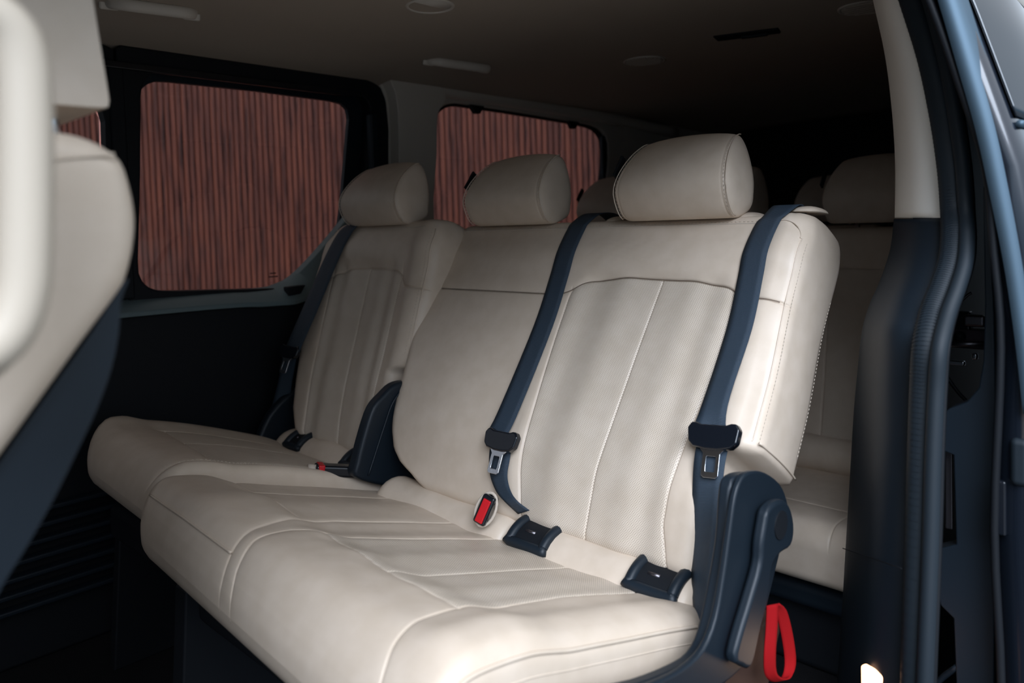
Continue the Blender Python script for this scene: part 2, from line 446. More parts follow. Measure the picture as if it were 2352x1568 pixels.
        for key in sorted(groups):
            F = groups[key]; idx = sorted({v for f in F for v in f}); mp = {v: i for i, v in enumerate(idx)}
            me_par = parent if key == 0 else objs[0]
            objs[key] = mk(names[key], V[idx], [tuple(mp[v] for v in f) for f in F], (mats or {}).get(key, M['leather']), me_par, uv=UV[idx], weld=(closed_ and key == 0))
        return objs

def const(v): return lambda t: v+0*np.asarray(t, float)
def pw(xs, ys):
    o = np.argsort(xs); xs = np.array(xs, float)[o]; ys = np.array(ys, float)[o]
    return lambda t: np.interp(t, xs, ys)
def pws(xs, ys, sg=0.010):
    g = np.linspace(min(xs)-0.05, max(xs)+0.05, 1200); v = pw(xs, ys)(g); d = g[1]-g[0]
    k = np.exp(-0.5*((np.arange(-60, 61)*d)/sg)**2); k /= k.sum()
    v2 = np.convolve(np.pad(v, 60, mode='edge'), k, 'valid')
    return lambda t: np.interp(t, g, v2)
def corner(t, L, r): return r-np.sqrt(np.maximum(r*r-np.clip(np.asarray(t, float)-(L-r), 0, r)**2, 0))
def sm(x): x = np.clip(x, 0, 1); return x*x*(3-2*x)

def stitches(name, pts, parent, pitch=0.0062, ln=0.0042, r=0.0006, m=None):
    """row of short threads along a curve"""
    P = np.asarray(pts); d = np.r_[0, np.cumsum(np.linalg.norm(np.diff(P, axis=0), axis=1))]
    V = []; F = []; x = 0.002
    def pt(v): return np.array([np.interp(v, d, P[:, k]) for k in range(3)])
    while x+ln < d[-1]:
        a, b = pt(x), pt(x+ln); t = (b-a)/np.linalg.norm(b-a); u = np.cross(t, (0.3, 0.5, 0.81)); u /= np.linalg.norm(u); w = np.cross(t, u); k0 = len(V)
        for c, rr in ((a, r*0.5), ((a+b)/2, r), (b, r*0.5)):
            for k in range(5):
                A = 2*math.pi*k/5; V.append(c+(u*math.cos(A)+w*math.sin(A))*rr)
        for q in (0, 5):
            for k in range(5): F.append((k0+q+k, k0+q+(k+1) % 5, k0+q+5+(k+1) % 5, k0+q+5+k))
        F += [tuple(k0+k for k in range(5)), tuple(k0+10+k for k in range(4, -1, -1))]
        x += pitch
    o = mk(name, V, F, m or M['thread'], parent); o['kind'] = 'stuff'
    return o

# ================================================================== SETTING
def struct(o, **kw): o['kind'] = 'structure'; return o
# --- ground outside
g = rbox('ground', (3, 0, -GZ-0.05), EX, (40, 40, 0.1), M['ground'], bevel=None, smooth=False); struct(g)
# --- fluted timber-coloured wall beyond the far windows, facing the camera side of the van
Fd = np.array([0.72, 0.692, 0.0]); Fd /= np.linalg.norm(Fd); Rd = np.array([Fd[1], -Fd[0], 0.0])
DW = 4.75
ctr = Fd*(DW+0.10)+Rd*(-1.2)
wallo = rbox('wall_outside', (ctr[0], ctr[1], 0.9), [Fd, Rd, (0, 0, 1)], (0.16, 8.4, 4.4), M['groove'], bevel=None, smooth=False, loc=(ctr[0], ctr[1], -GZ)); struct(wallo)
pitch = 0.0355
slat_me = None
for k in range(150):
    u = -3.75+k*pitch
    c = Fd*(DW+0.012)+Rd*u
    if slat_me is None:
        prof = []
        w = pitch*0.84
        for a in range(7):
            A = math.pi*a/6; prof.append((math.cos(A)*w/2, -0.004-math.sin(A)**0.6*0.008))
        prof = [(w/2, 0.012)]+prof+[(-w/2, 0.012)]
        V = [(Rd*p[0]+Fd*p[1]+np.array([0, 0, z])) for z in (0.0, 4.4) for p in prof]; n = len(prof)
        F = [tuple(range(n)), tuple(range(2*n-1, n-1, -1))]+[(i, (i+1) % n, n+(i+1) % n, n+i) for i in range(n)]
        so = mk('slat', V, F, M['wood'], None, loc=(0, 0, 0), smooth=False); slat_me = so.data
    else:
        so = bpy.data.objects.new('slat', slat_me); C.objects.link(so)
    so.parent = wallo; so.location = Vector((c[0], c[1], -GZ))-wallo.location
# --- van floor
fl = rbox('floor', (1.25, 1.13, -1.0), EX, (4.9, 1.86, 0.10), M['carpet'], bevel=None, smooth=False); struct(fl)
mat_o = prism('floor_mat', [(-0.35, 1.45), (0.30, 1.45), (0.33, 1.95), (-0.35, 1.95)], -0.949, -0.938, M['plastic_soft'], axis=2, bevel=0.003)
tag(mat_o, 'black ribbed floor mat in the dark footwell by the far door', 'floor mat')
for k in range(9):
    rbox('rib', (-0.02, 1.50+k*0.05, -0.936), EX, (0.60, 0.012, 0.006), M['rubber'], mat_o, bevel=0.002)
# --- ceiling: shallow vault, open at the near door head
def ceil_z(Y):
    return np.interp(Y, [0.27, 0.34, 0.46, 0.62, 0.9, 1.15, 1.45, 1.75, 1.93, 2.02, 2.06], [0.395, 0.44, 0.475, 0.495, 0.505, 0.508, 0.505, 0.495, 0.482, 0.472, 0.45])
Xs = np.linspace(-1.1, 3.75, 40); Ys = np.linspace(0.27, 2.06, 60)
V = []; 
for dz in (0.0, 0.05):
    for x in Xs:
        for y in Ys: V.append((x, y, float(ceil_z(y))+dz-0.05*max(0, x-2.9)**2))
F = []; nx_, ny_ = len(Xs), len(Ys); off = nx_*ny_
for i in range(nx_-1):
    for j in range(ny_-1):
        a = i*ny_+j; F.append((a, a+1, a+ny_+1, a+ny_)); F.append((off+a, off+a+ny_, off+a+ny_+1, off+a+1))
for i in range(nx_-1):
    for j in (0, ny_-1): a = i*ny_+j; F.append((a, a+ny_, off+a+ny_, off+a))
for j in range(ny_-1):
    for i in (0, nx_-1): a = i*ny_+j; F.append((a, a+1, off+a+1, off+a))
ce = mk('ceiling', V, F, M['lining']); struct(ce)
rf = rbox('roof', (1.32, 1.16, 0.585), EX, (4.9, 1.9, 0.02), M['paint'], bevel=0.008); struct(rf)

# --- far side wall with the two windows
win1 = [(320,250),(322,226),(330,205),(346,190),(368,183),(395,184),(600,206),(770,229),(797,236),(808,248),(812,268),(806,340),(796,460),(789,515),(775,542),(735,585),(700,622),(676,643),(655,655),(630,661),(560,664),(400,668),(362,667),(340,661),(324,648),(315,628),(313,600),(314,560),(318,400)]
win1 = pY(win1, 2.0)
fr_out = pY([(-400,25),(230,100),(560,146),(820,186),(860,198),(880,222),(888,262),(880,380),(866,520),(850,700),(840,760),(640,690),(270,702),(-400,722)], 2.0)
X0, X1 = -1.15, 1.50
frame_out = [(X0, 0.476), (1.44, 0.476), (1.485, 0.462), (1.505, 0.42), (1.512, 0.33), (1.50, 0.10), (1.47, -0.10), (1.40, -0.185), (0.67, -0.178), (X0, -0.178)]
wf = thing('window_1', None, None, (1.0, 2.0, -0.18)); wf['kind'] = 'structure'; del_keys = None
wc = np.array(win1); inner_big = [(x, z) for x, z in win1]
# outer frame: from the divider post to the rear corner
fo = [(0.692, 0.476), (1.44, 0.476), (1.485, 0.462), (1.505, 0.42), (1.512, 0.33), (1.50, 0.10), (1.47, -0.10), (1.42, -0.178), (0.692, -0.178)]
inn = []
cx_, cz_ = wc.mean(0)
for x, z in win1:
    gx = 0.05 if x > cx_+0.25 else 0.0
    inn.append((x+(0.055 if x > 1.25 else 0.0)-(0.0), z+(0.022 if z > 0.3 else 0.0)))
ring('window_frame', fo, inn, 1.985, 2.03, M['plastic_soft'], wf, bevel=0.005, N=220)
ring('window_seal', [(a+(0.02 if a > 1.25 else 0), b+(0.01 if b > .3 else -0.006)) for a, b in inn], win1, 2.025, 2.04, M['plastic'], wf, bevel=0.002, N=220)
def pane(name, outl, y, parent, m=None):
    P = [(a, b) for a, b in outl]; n = len(P)
    V = [(a, y, b) for a, b in P]+[(a, y+0.004, b) for a, b in P]
    F = [tuple(range(n)), tuple(range(2*n-1, n-1, -1))]+[(i, (i+1) % n, n+(i+1) % n, n+i) for i in range(n)]
    return mk(name, V, F, m or M['glass'], parent, smooth=False)
c0 = np.array(win1).mean(0)
pane('pane', [tuple(c0+(np.array(p)-c0)*1.01) for p in win1], 2.036, wf)
# small maker's mark etched on the glass
mk_o = prism('glass_mark', [(0, 0.021), (-0.016, 0.0), (0.016, 0.0)], 0, 0.0006, M['plastic_soft'], None, bevel=None)
bpy.data.objects.remove(mk_o)
p = onY(627, 632, 2.034)
for q in range(2):
    rbox('glass_mark', (p[0], 2.0335, p[2]-0.004+q*0.010), EX, (0.030-0.012*q, 0.0006, 0.003), M['plastic_soft'], wf, bevel=None)
# forward pane of the same side, seen behind the front seat
w2f = thing('window_2', None, None, (0.3, 2.0, -0.18)); w2f['kind'] = 'structure'
wfw = [(-0.80, 0.30), (-0.76, 0.37), (-0.70, 0.39), (0.56, 0.39), (0.63, 0.37), (0.662, 0.30), (0.655, 0.0), (0.64, -0.07), (0.60, -0.12), (0.54, -0.135), (-0.70, -0.135), (-0.78, -0.10), (-0.80, -0.03)]
ring('window_frame', [(X0, 0.476), (0.69, 0.476), (0.69, -0.178), (X0, -0.178)], wfw, 1.99, 2.03, M['plastic_soft'], w2f, bevel=0.004, N=180)
pane('pane', [(x*1.0, z) for x, z in wfw], 2.036, w2f)
rbox('divider_post', (0.690, 1.992, 0.14), EX, (0.036, 0.02, 0.58), M['plastic_soft'], wf, bevel=0.006)
# top rail of the sliding door window
rbox('top_rail', (0.45, 1.982, 0.425), EX, (1.9, 0.012, 0.018), M['gloss'], wf, bevel=0.003)
rbox('right_rail', (1.438, 1.975, 0.16), EX, (0.03, 0.03, 0.42), M['plastic'], wf, bevel=0.008)
# sill ledge below the window: satin dark, climbing at the rear
sill = [(-1.1, -0.146), (0.70, -0.142), (1.02, -0.148), (1.10, -0.140), (1.17, -0.108), (1.30, 0.01), (1.42, 0.14), (1.47, 0.14), (1.40, -0.02), (1.28, -0.13), (1.20, -0.178), (1.10, -0.192), (0.70, -0.182), (-1.1, -0.182)]
V = []; n = len(sill)
sl = thing('window_sill', 'dark satin ledge under the far sliding door window, rising behind the single seat', 'sill', (0.6, 1.95, -0.19))
Msill = mat('sill_plastic', (0.13, 0.18, 0.19), 0.55, 0.5, bump=(900, 0.2, 0.0003))  # dark plastic; colour lifted towards teal to paint in the sky light
pts_t = [(-1.1, -0.150), (0.70, -0.146), (1.02, -0.150), (1.10, -0.143), (1.17, -0.110), (1.30, 0.005), (1.42, 0.13)]
pts_b = [(-1.1, -0.186), (0.70, -0.184), (1.04, -0.193), (1.14, -0.192), (1.23, -0.155), (1.36, -0.05), (1.48, 0.06)]
A_ = cr_spline(pts_t, 8); B_ = cr_spline(pts_b, 8); N = len(A_)
V = []; 
for i in range(N):
    a, b = A_[i], B_[i]
    V += [(a[0], 2.02, a[1]), (a[0], 1.992, a[1]-0.004), (a[0]*0.5+b[0]*0.5, 1.955, (a[1]+b[1])/2), (b[0], 1.935, b[1]+0.006), (b[0], 1.935, b[1]-0.006), (b[0], 2.02, b[1]-0.006)]
F = []
for i in range(N-1):
    for k in range(6): F.append((i*6+k, i*6+(k+1) % 6, (i+1)*6+(k+1) % 6, (i+1)*6+k))
F += [tuple(range(6)), tuple((N-1)*6+k for k in range(5, -1, -1))]
mk('ledge', V, F, Msill, sl, bevel=0.003)
p = onY(680, 662, 1.95)
prism('pull_slot', [(p[0]-0.028, p[2]+0.006), (p[0]+0.03, p[2]+0.008), (p[0]+0.012, p[2]-0.018), (p[0]-0.026, p[2]-0.020)], 1.946, 1.972, M['plastic_soft'], sl, bevel=0.003)
# lower door panel
dp = thing('door_1', None, None, (0.4, 2.0, -0.95)); dp['kind'] = 'structure'
prism('door_panel', [(-1.15, -0.95), (1.50, -0.95), (1.50, 0.12), (1.42, 0.12), (1.22, -0.15), (1.12, -0.188), (-1.15, -0.182)], 1.965, 2.03, M['plastic_soft'], dp, bevel=0.01)
for k in range(7):
    rbox('step_rib', (0.2, 1.945, -0.60-k*0.035), EX, (2.3, 0.03, 0.012), M['plastic'], dp, bevel=0.004)
rbox('armrest_recess', (0.15, 1.95, -0.36), EX, (0.70, 0.03, 0.10), M['plastic_soft'], dp, bevel=0.012)
# beige wall rearwards, with the rear window
win2 = pY([(1010,285),(1018,262),(1033,247),(1055,241),(1080,243),(1200,261),(1330,283),(1368,292),(1388,306),(1397,330),(1398,365),(1392,430)], 2.0)+[(2.66, 0.0), (2.62, -0.07), (2.55, -0.10), (1.80, -0.10), (1.70, -0.08), (1.66, -0.02)]+pY([(985,450),(994,370),(1001,320)], 2.0)
w3 = thing('window_3', None, None, (2.2, 2.02, -0.1)); w3['kind'] = 'structure'
win2s = [tuple(v) for v in cr_spline(win2, 3, True)]
cc = np.array(win2s).mean(0)
ring('window_seal', [tuple(cc+(np.array(p_)-cc)*np.array([1.045, 1.05])) for p_ in win2s], win2s, 2.03, 2.05, M['plastic_soft'], w3, bevel=0.002)
pane('pane', [tuple(cc+(np.array(p_)-cc)*1.02) for p_ in win2s], 2.045, w3)
rbox('window_guide', (2.715, 2.03, 0.18), EX, (0.035, 0.02, 0.42), M['plastic'], w3, bevel=0.006)
for x, y in ((1102, 250), (1323, 286)):
    q = onY(x, y, 2.0)
    prism('clip', [(q[0]-0.034, q[2]+0.014), (q[0]+0.034, q[2]+0.014), (q[0]+0.012, q[2]-0.015), (q[0]-0.012, q[2]-0.015)], 2.008, 2.03, M['plastic_soft'], w3, bevel=0.003)
wv = ring('wall_far', [(1.50, 0.53), (3.75, 0.53), (3.75, -0.95), (1.50, -0.95)], [tuple(cc+(np.array(p_)-cc)*np.array([1.03, 1.035])) for p_ in win2s], 2.0, 2.06, M['trim'], bevel=0.008, yi=(2.015, 2.05), N=240); struct(wv)
# C pillar cover between the two windows
pl = [(1.50, 0.50), (1.56, 0.50), (1.70, 0.49), (1.735, 0.45), (1.72, 0.42), (1.695, 0.38), (1.685, 0.25), (1.665, 0.10), (1.65, -0.12), (1.52, -0.12), (1.520, 0.10), (1.528, 0.33), (1.522, 0.43), (1.505, 0.47)]
cp = prism('trim_1', pl, 1.955, 2.012, M['trim'], bevel=0.016, smooth_n=4); struct(cp)
# headlining rail over the rear window
tr = tube('trim_2', [(1.6, 1.985, 0.478), (2.2, 1.99, 0.472), (2.8, 1.985, 0.455), (3.2, 1.97, 0.43)], 0.03, M['trim'], seg=12, n=6, flat=0.8); struct(tr)
# rear wall with tailgate window (dark)
rw = rbox('wall_rear', (3.76, 1.15, -0.2), EX, (0.06, 1.9, 1.5), M['plastic_soft'], bevel=0.01); struct(rw)
# far dark D pillar piece
# --- near side body: door post between the sliding door opening and the rear quarter
def ratio_pt(x, y, X): return onX(x, y, X)
# near side trim pieces are lofted between measured edges
def loft(name, edges, m, parent=None, n=8, th=None, **kw):
    E = [cr_spline(e_, n) for e_ in edges]; N = len(E[0]); K = len(E); V = []; F = []
    for e_ in E: V += [tuple(v) for v in e_]
    for a in range(K-1):
        for i in range(N-1): F.append((a*N+i, a*N+i+1, (a+1)*N+i+1, (a+1)*N+i))
    o = mk(name, V, F, m, parent, **kw)
    if th:
        md = o.modifiers.new('s', 'SOLIDIFY'); md.thickness = th; md.offset = 0
    return o
ys = [-90, -50, 0, 130, 260, 380, 500]
Lx = [1988, 1998, 2008, 2036, 2052, 2059, 2058]
Rx = [2034, 2052, 2070, 2112, 2143, 2160, 2166]
def edge(ys, xs, X): return [onX(x, y, X if np.isscalar(X) else X[i]) for i, (x, y) in enumerate(zip(xs, ys))]
bp = thing('rear_door_post', 'door post trim beside the opening, pale beige above and dark navy below', 'pillar trim', (1.25, 0.36, -1.0))
lo = edge(ys, Lx, 1.36); ro = edge(ys, Rx, 1.20)
back = [p*1.10 for p in lo]
mid = [(a*0.5+b*0.5)+np.array([-0.012, 0.004, 0]) for a, b in zip(lo, ro)]
q1 = [(a*0.90+b*0.10)+np.array([-0.006, 0.0, 0]) for a, b in zip(lo, ro)]
loft('upper_cover', [back, lo, q1, mid, ro], mat('pale_post_plastic', (0.84, 0.81, 0.75), 0.5, 0.4, bump=(900, 0.15, 0.0003)), bp, th=0.004)
ys2 = [503, 570, 640, 700, 760, 850, 950, 1100, 1250, 1400, 1568, 1750]
Lx2 = [2056, 2048, 2026, 2000, 1983, 1973, 1964, 1955, 1946, 1937, 1926, 1912]
Rx2 = [2166, 2164, 2148, 2122, 2106, 2097, 2093, 2088, 2083, 2079, 2075, 2070]
XL = np.interp(ys2, [500, 760, 1600], [1.355, 1.22, 1.14]); XR = np.interp(ys2, [500, 760, 1600], [1.20, 1.06, 1.0])
lo = edge(ys2, Lx2, XL); ro = edge(ys2, Rx2, XR)
back = [p*1.12 for p in lo]
mid = [(a*0.5+b*0.5)+np.array([-0.016, 0.002, 0]) for a, b in zip(lo, ro)]
q1 = [(a*0.90+b*0.10)+np.array([-0.006, 0.0, 0]) for a, b in zip(lo, ro)]
loft('lower_cover', [back, lo, q1, mid, ro], M['plastic'], bp, th=0.004)
# fine parting line across the lower cover
pl_ = [np.array(p)+np.array([-0.036, -0.008, 0]) for p in (onX(1944, 1238, 1.17), onX(2010, 1258, 1.10), onX(2076, 1279, 1.03))]
tube('parting_line', pl_, 0.0007, M['plastic_soft'], bp, seg=6, n=4)
# courtesy lamp at its foot
lp = thing('courtesy_lamp', 'small glowing warm step lamp at the foot of the navy door post', 'lamp', tuple(onX(2004, 1600, 1.03)))
nrm = np.cross(np.array(ro[8])-np.array(lo[8]), (0, 0, 1)); nrm = nrm/np.linalg.norm(nrm)
if nrm@c > 0: nrm = -nrm
sd = np.cross((0, 0, 1), nrm)
c = lo[10]*0.38+ro[10]*0.62+np.array([-0.020, -0.002, -0.026])+nrm*0.012
ln_ = np.array([-0.32, -0.95, 0.0]); ln_ /= np.linalg.norm(ln_)
nl_ = np.cross((0, 0, 1), ln_); nl_ = nl_ if nl_@c < 0 else -nl_
c0_ = onX(2008, 1600, 1.035)
rbox('lamp_lens', c0_, [ln_, (0, 0, 1), nl_], (0.034, 0.075, 0.012), M['lamp'], lp, bevel=0.004)
rbox('lamp_core', c0_+nl_*0.0045, [ln_, (0, 0, 1), nl_], (0.021, 0.055, 0.006), M['lampcore'], lp, bevel=0.003)
# double rubber weatherstrip following the opening
ysS = [-200, 0, 130, 260, 380, 480, 540, 600, 660, 720, 800, 900, 1050, 1250, 1568, 1800]
xsA = [2030, 2097, 2138, 2166, 2184, 2192, 2194, 2188, 2168, 2146, 2130, 2124, 2119, 2114, 2104, 2098]
xsB = [2070, 2135, 2170, 2194, 2211, 2218, 2221, 2217, 2200, 2178, 2158, 2150, 2143, 2137, 2124, 2116]
XA = np.interp(ysS, [-200, 480, 800, 1600], [1.20, 1.185, 1.045, 0.985])
ws = thing('weatherstrip', 'black ribbed double rubber seal running down the sliding door opening', 'door seal', (1.08, 0.28, -1.0))
PA = [onX(x, y, X) for x, y, X in zip(xsA, ysS, XA)]
PB = [onX(x, y, X) for x, y, X in zip(xsB, ysS, XA-0.02)]
tube('seal_bulb', PA, 0.0175, M['rubber'], ws, seg=18, n=8, up=(1, 0, 0))
tube('seal_lip', PB, 0.0095, M['rubber'], ws, seg=14, n=8, up=(1, 0, 0))
dA = cr_spline(PA, 24)
V = []; F = []
for i in range(0, len(dA)-1, 2):      # fine ribs of the rubber: one joined part
    c = dA[i]; t = dA[i+1]-dA[i]; t /= np.linalg.norm(t); u = np.array([1., 0, 0])-t*t[0]; u /= np.linalg.norm(u); w = np.cross(t, u); k0 = len(V)
    for s_ in (-0.0009, 0.0009):
        for k in range(12):
            A = 2*math.pi*k/12; V.append(c+t*s_+(u*math.cos(A)+w*math.sin(A))*0.0183)
    for k in range(12): F.append((k0+k, k0+(k+1) % 12, k0+12+(k+1) % 12, k0+12+k))
o = mk('seal_ribs', V, F, M['rubber'], ws); o['kind'] = 'stuff'
# body jamb behind the seals
jb = loft('trim_3', [[p+np.array([0.035, 0.004, 0]) for p in PA], [p+np.array([0.05, 0.0, 0]) for p in PB]], M['plastic_soft'], th=0.004); struct(jb)
nw = rbox('wall_near', (2.6, 0.40, -0.24), EX, (2.3, 0.03, 1.42), M['plastic_soft'], bevel=None, smooth=False); struct(nw)

# --- sliding door slid back along the outside
sd_ = thing('sliding_door', 'dark glossy sliding door slid rearwards outside the opening, window frame leaning inwards', 'car door', (1.6, 0.18, -1.05))
def dY(z): return np.interp(z, [-1.1, -0.6, -0.17, 0.056, 0.27, 0.45], [0.145, 0.135, 0.150, 0.186, 0.252, 0.325])
zs = [-1.05, -0.8, -0.6, -0.4, -0.17, -0.05, 0.056, 0.16, 0.27, 0.36, 0.47]
XD = 1.10
def sec(z, win):      # outline in XY from inner rear corner round the front edge to the outer skin
    y = float(dY(z)); w = float(np.interp(z, [-0.3, -0.1, 0.1, 0.3], [0.085, 0.06, 0.038, 0.034]))
    return [(2.35, y+w), (XD+0.03, y+w), (XD+0.008, y+w-0.006), (XD-0.004, y+w*0.62), (XD-0.004, y+0.014), (XD+0.006, y+0.003), (XD+0.03, y-0.002), (XD+0.11, y-0.003), (2.35, y-0.003)]
V = []; 
for z in zs:
    for a, b in sec(z, False): V.append((a, b, z))
k = 9; F = []
for i in range(len(zs)-1):
    for j in range(k): F.append((i*k+j, i*k+(j+1) % k, (i+1)*k+(j+1) % k, (i+1)*k+j))
F += [tuple(range(k)), tuple((len(zs)-1)*k+j for j in range(k-1, -1, -1))]
mk('door_shell', V, F, M['paint'], sd_)
# glass of the door seen at a grazing angle
gz = [0.118, 0.17, 0.22, 0.28, 0.36, 0.462]
Mdg = mat('privacy_glass', (0.008, 0.016, 0.024), 0.03, 0.9, coat=0.4)
loft('door_glass', [[(XD+0.016, float(dY(z))-0.0045, z) for z in gz], [(2.28, float(dY(z))-0.0045, z) for z in gz]], Mdg, sd_, n=4, th=0.003)
tube('belt_moulding', [(XD+0.016, float(dY(0.112))-0.006, 0.108), (1.5, float(dY(0.125))-0.006, 0.122), (2.25, float(dY(0.13))-0.006, 0.128)], 0.005, M['strip'], sd_, n=4)
sl_ = [onX(x, y, 1.088) for x, y in [(2124,-90),(2156,0),(2200,150),(2243,300),(2276,450),(2308,610),(2333,780),(2352,950)]]
sr_ = [onX(x, y, 1.110) for x, y in [(2196,-90),(2222,0),(2270,150),(2310,290),(2342,440),(2368,590),(2392,760),(2408,930)]]
sm_ = [(a+b)/2+np.array([-0.006, -0.001, 0]) for a, b in zip(sl_, sr_)]
loft('frame_strip', [[p+np.array([0.02, 0.001, 0]) for p in sl_], sl_, sm_, sr_], M['strip'], sd_, th=0.003)
# rubber flap along the leading edge
tube('edge_seal', [(XD-0.004, float(dY(z))+float(np.interp(z, [-0.3, -0.1, 0.1, 0.3], [0.080, 0.056, 0.040, 0.038])), z) for z in zs], 0.005, M['plastic_soft'], sd_, n=4, up=(1, 0, 0))
# inner trim panel of the door with its scooped top
tp = [(2257,430),(2262,700),(2258,830),(2248,890),(2222,922),(2180,938),(2158,955),(2150,990),(2152,1030),(2190,1045),(2196,1250),(2150,1262),(2148,1330),(2160,1390),(2190,1420),(2196,1568),(2192,1720),(2282,1720),(2284,1250),(2286,900),(2282,700),(2272,500),(2264,420)]
V = [onX(x, y, 1.135) for x, y in tp]+[onX(x, y, 1.135)+np.array([0.03, 0.0, 0]) for x, y in tp]; n = len(tp)
F = [tuple(range(n)), tuple(range(2*n-1, n-1, -1))]+[(i, (i+1) % n, n+(i+1) % n, n+i) for i in range(n)]
mk('inner_trim_panel', V, F, M['plastic'], sd_, bevel=0.004)
rbox('guide_strip', onX(2180, 1118, 1.155), EX, (0.004, 0.010, 0.118), M['steel'], sd_, bevel=0.002)
rbox('latch_box', onX(2300, 1165, 1.10), EX, (0.01, 0.012, 0.07), M['gloss'], sd_, bevel=0.003)
rbox('door_buffer', onX(2345, 1060, 1.10), EX, (0.02, 0.022, 0.06), M['rubber'], sd_, bevel=0.008)
tube('stay_cable', [onX(2130, 1600, 1.16), onX(2160, 1560, 1.15), onX(2200, 1530, 1.14)], 0.004, M['plastic'], sd_, seg=8, n=4)
# hinge arm and roller seen between seal and door
hg = thing('roller_hinge', 'metal roller arm and rods in the dark gap beside the door seal', 'hinge', tuple(onX(2210, 900, 1.32)))
def hx(x, y, X=1.32): return onX(x, y, X)
rbox('bracket', hx(2205, 775), EX, (0.02, 0.095, 0.030), M['bracket'], hg, bevel=0.002)
rbox('hinge_body', hx(2195, 735), EX, (0.02, 0.045, 0.030), M['gloss'], hg, bevel=0.004)
rbox('roller', hx(2240, 736, 1.30), EX, (0.02, 0.030, 0.018), M['steel'], hg, bevel=0.005)
tube('rod', [hx(2165, 790, 1.30), hx(2265, 790, 1.30)], 0.0045, M['steel'], hg, seg=10)
rbox('catch', hx(2188, 832, 1.30), EX, (0.01, 0.035, 0.008), M['chrome'], hg, bevel=0.003)
rbox('bolt', hx(2240, 818, 1.30), EX, (0.01, 0.008, 0.010), M['chrome'], hg, bevel=0.003)
rbox('bolt_head', hx(2238, 538, 1.30), EX, (0.008, 0.008, 0.006), M['steel'], hg, bevel=0.002)
tube('wire', [hx(2205, 695), hx(2222, 678), hx(2232, 672)], 0.002, M['steel'], hg, seg=8, n=4)
tube('cable', [hx(2165, 850), hx(2200, 900), hx(2235, 935)], 0.003, M['plastic_soft'], hg, seg=8, n=4)
for x_, y_ in ((2180, 778), (2205, 772)):
    tube('rivet', [hx(x_, y_, 1.308), hx(x_, y_, 1.30)], 0.008, M['plastic_soft'], hg, seg=12)

# door head over the opening and front part of the near side
hd = tube('trim_4', [(-1.1, 0.29, 0.39), (0.2, 0.29, 0.40), (1.2, 0.31, 0.395), (3.6, 0.33, 0.36)], 0.035, M['trim'], seg=10, n=4); struct(hd)
fdr = rbox('door_2', (-0.70, 0.26, -0.60), EX, (0.9, 0.08, 0.75), M['paint'], bevel=0.02); struct(fdr)
# ================================================================== MAIN BENCH (second row)
def t_of_z(pad, z): return np.interp(z, pad.P[:, 1], pad.d)
prof_b = [(0.930, -0.514), (0.938, -0.494), (0.955, -0.445), (0.975, -0.395), (1.022, -0.327), (1.062, -0.271), (1.104, -0.212), (1.162, -0.134), (1.206, -0.075), (1.248, -0.018), (1.264, 0.016)]
bench = thing('rear_bench', 'beige leather two-seat bench nearest the open door, with two headrests', 'car seat', (0.75, 0.93, -0.95))
pb = Pad(prof_b, None, None, None)
tz = lambda z: float(t_of_z(pb, z))
TL = pb.L
s0f = lambda t: 0.500+0.010*sm((t-0.30)/0.2)+0.062*(1-sm((np.asarray(t)-tz(-0.335))/0.018))+0.014*np.clip((np.asarray(t)-(TL-0.04))/0.04, 0, 1)**2
_s1 = pw([tz(z) for z in (-0.53, -0.500, -0.488, -0.475, -0.45, -0.418, -0.353, -0.232, -0.128, 0.010)], [1.17, 1.20, 1.225, 1.262, 1.295, 1.312, 1.337, 1.380, 1.398, 1.412])
s1f = lambda t: _s1(t)-0.035*np.clip((np.asarray(t)-(TL-0.06))/0.06, 0, 1)**2
arch = pws([0.45, 0.518, 0.563, 0.600, 0.609, 0.625, 0.654, 0.70, 0.766, 0.84, 0.899, 0.925, 0.942, 0.961, 0.985, 1.026, 1.20, 1.383, 1.45],
          [tz(z) for z in (-0.134, -0.134, -0.132, -0.127, -0.120, -0.112, -0.107, -0.102, -0.100, -0.100, -0.104, -0.108, -0.115, -0.130, -0.136, -0.137, -0.137, -0.137, -0.137)])
vL = pw([tz(z) for z in (-0.53, -0.486, -0.433, -0.350, -0.271, -0.134)], [0.905, 0.912, 0.925, 0.936, 0.946, 0.961])
vM = const(0.766)
vR = pw([tz(z) for z in (-0.53, -0.491, -0.451, -0.400, -0.319, -0.238, -0.121)], [0.605, 0.610, 0.622, 0.621, 0.615, 0.605, 0.607])
ta = float(arch(0.766)); tl = float(arch(0.961))
gv = [('h', arch, -9, 9, 0.0030, 0.0020), ('v', vM, -1, ta, 0.0022, 0.0016), ('v', vL, -1, tl+0.004, 0.0026, 0.0018), ('v', vR, -1, tl+0.012, 0.0026, 0.0018),
      ('v', lambda t: s0f(t)+0.026, tz(-0.33), 9, 0.0016, 0.0013)]
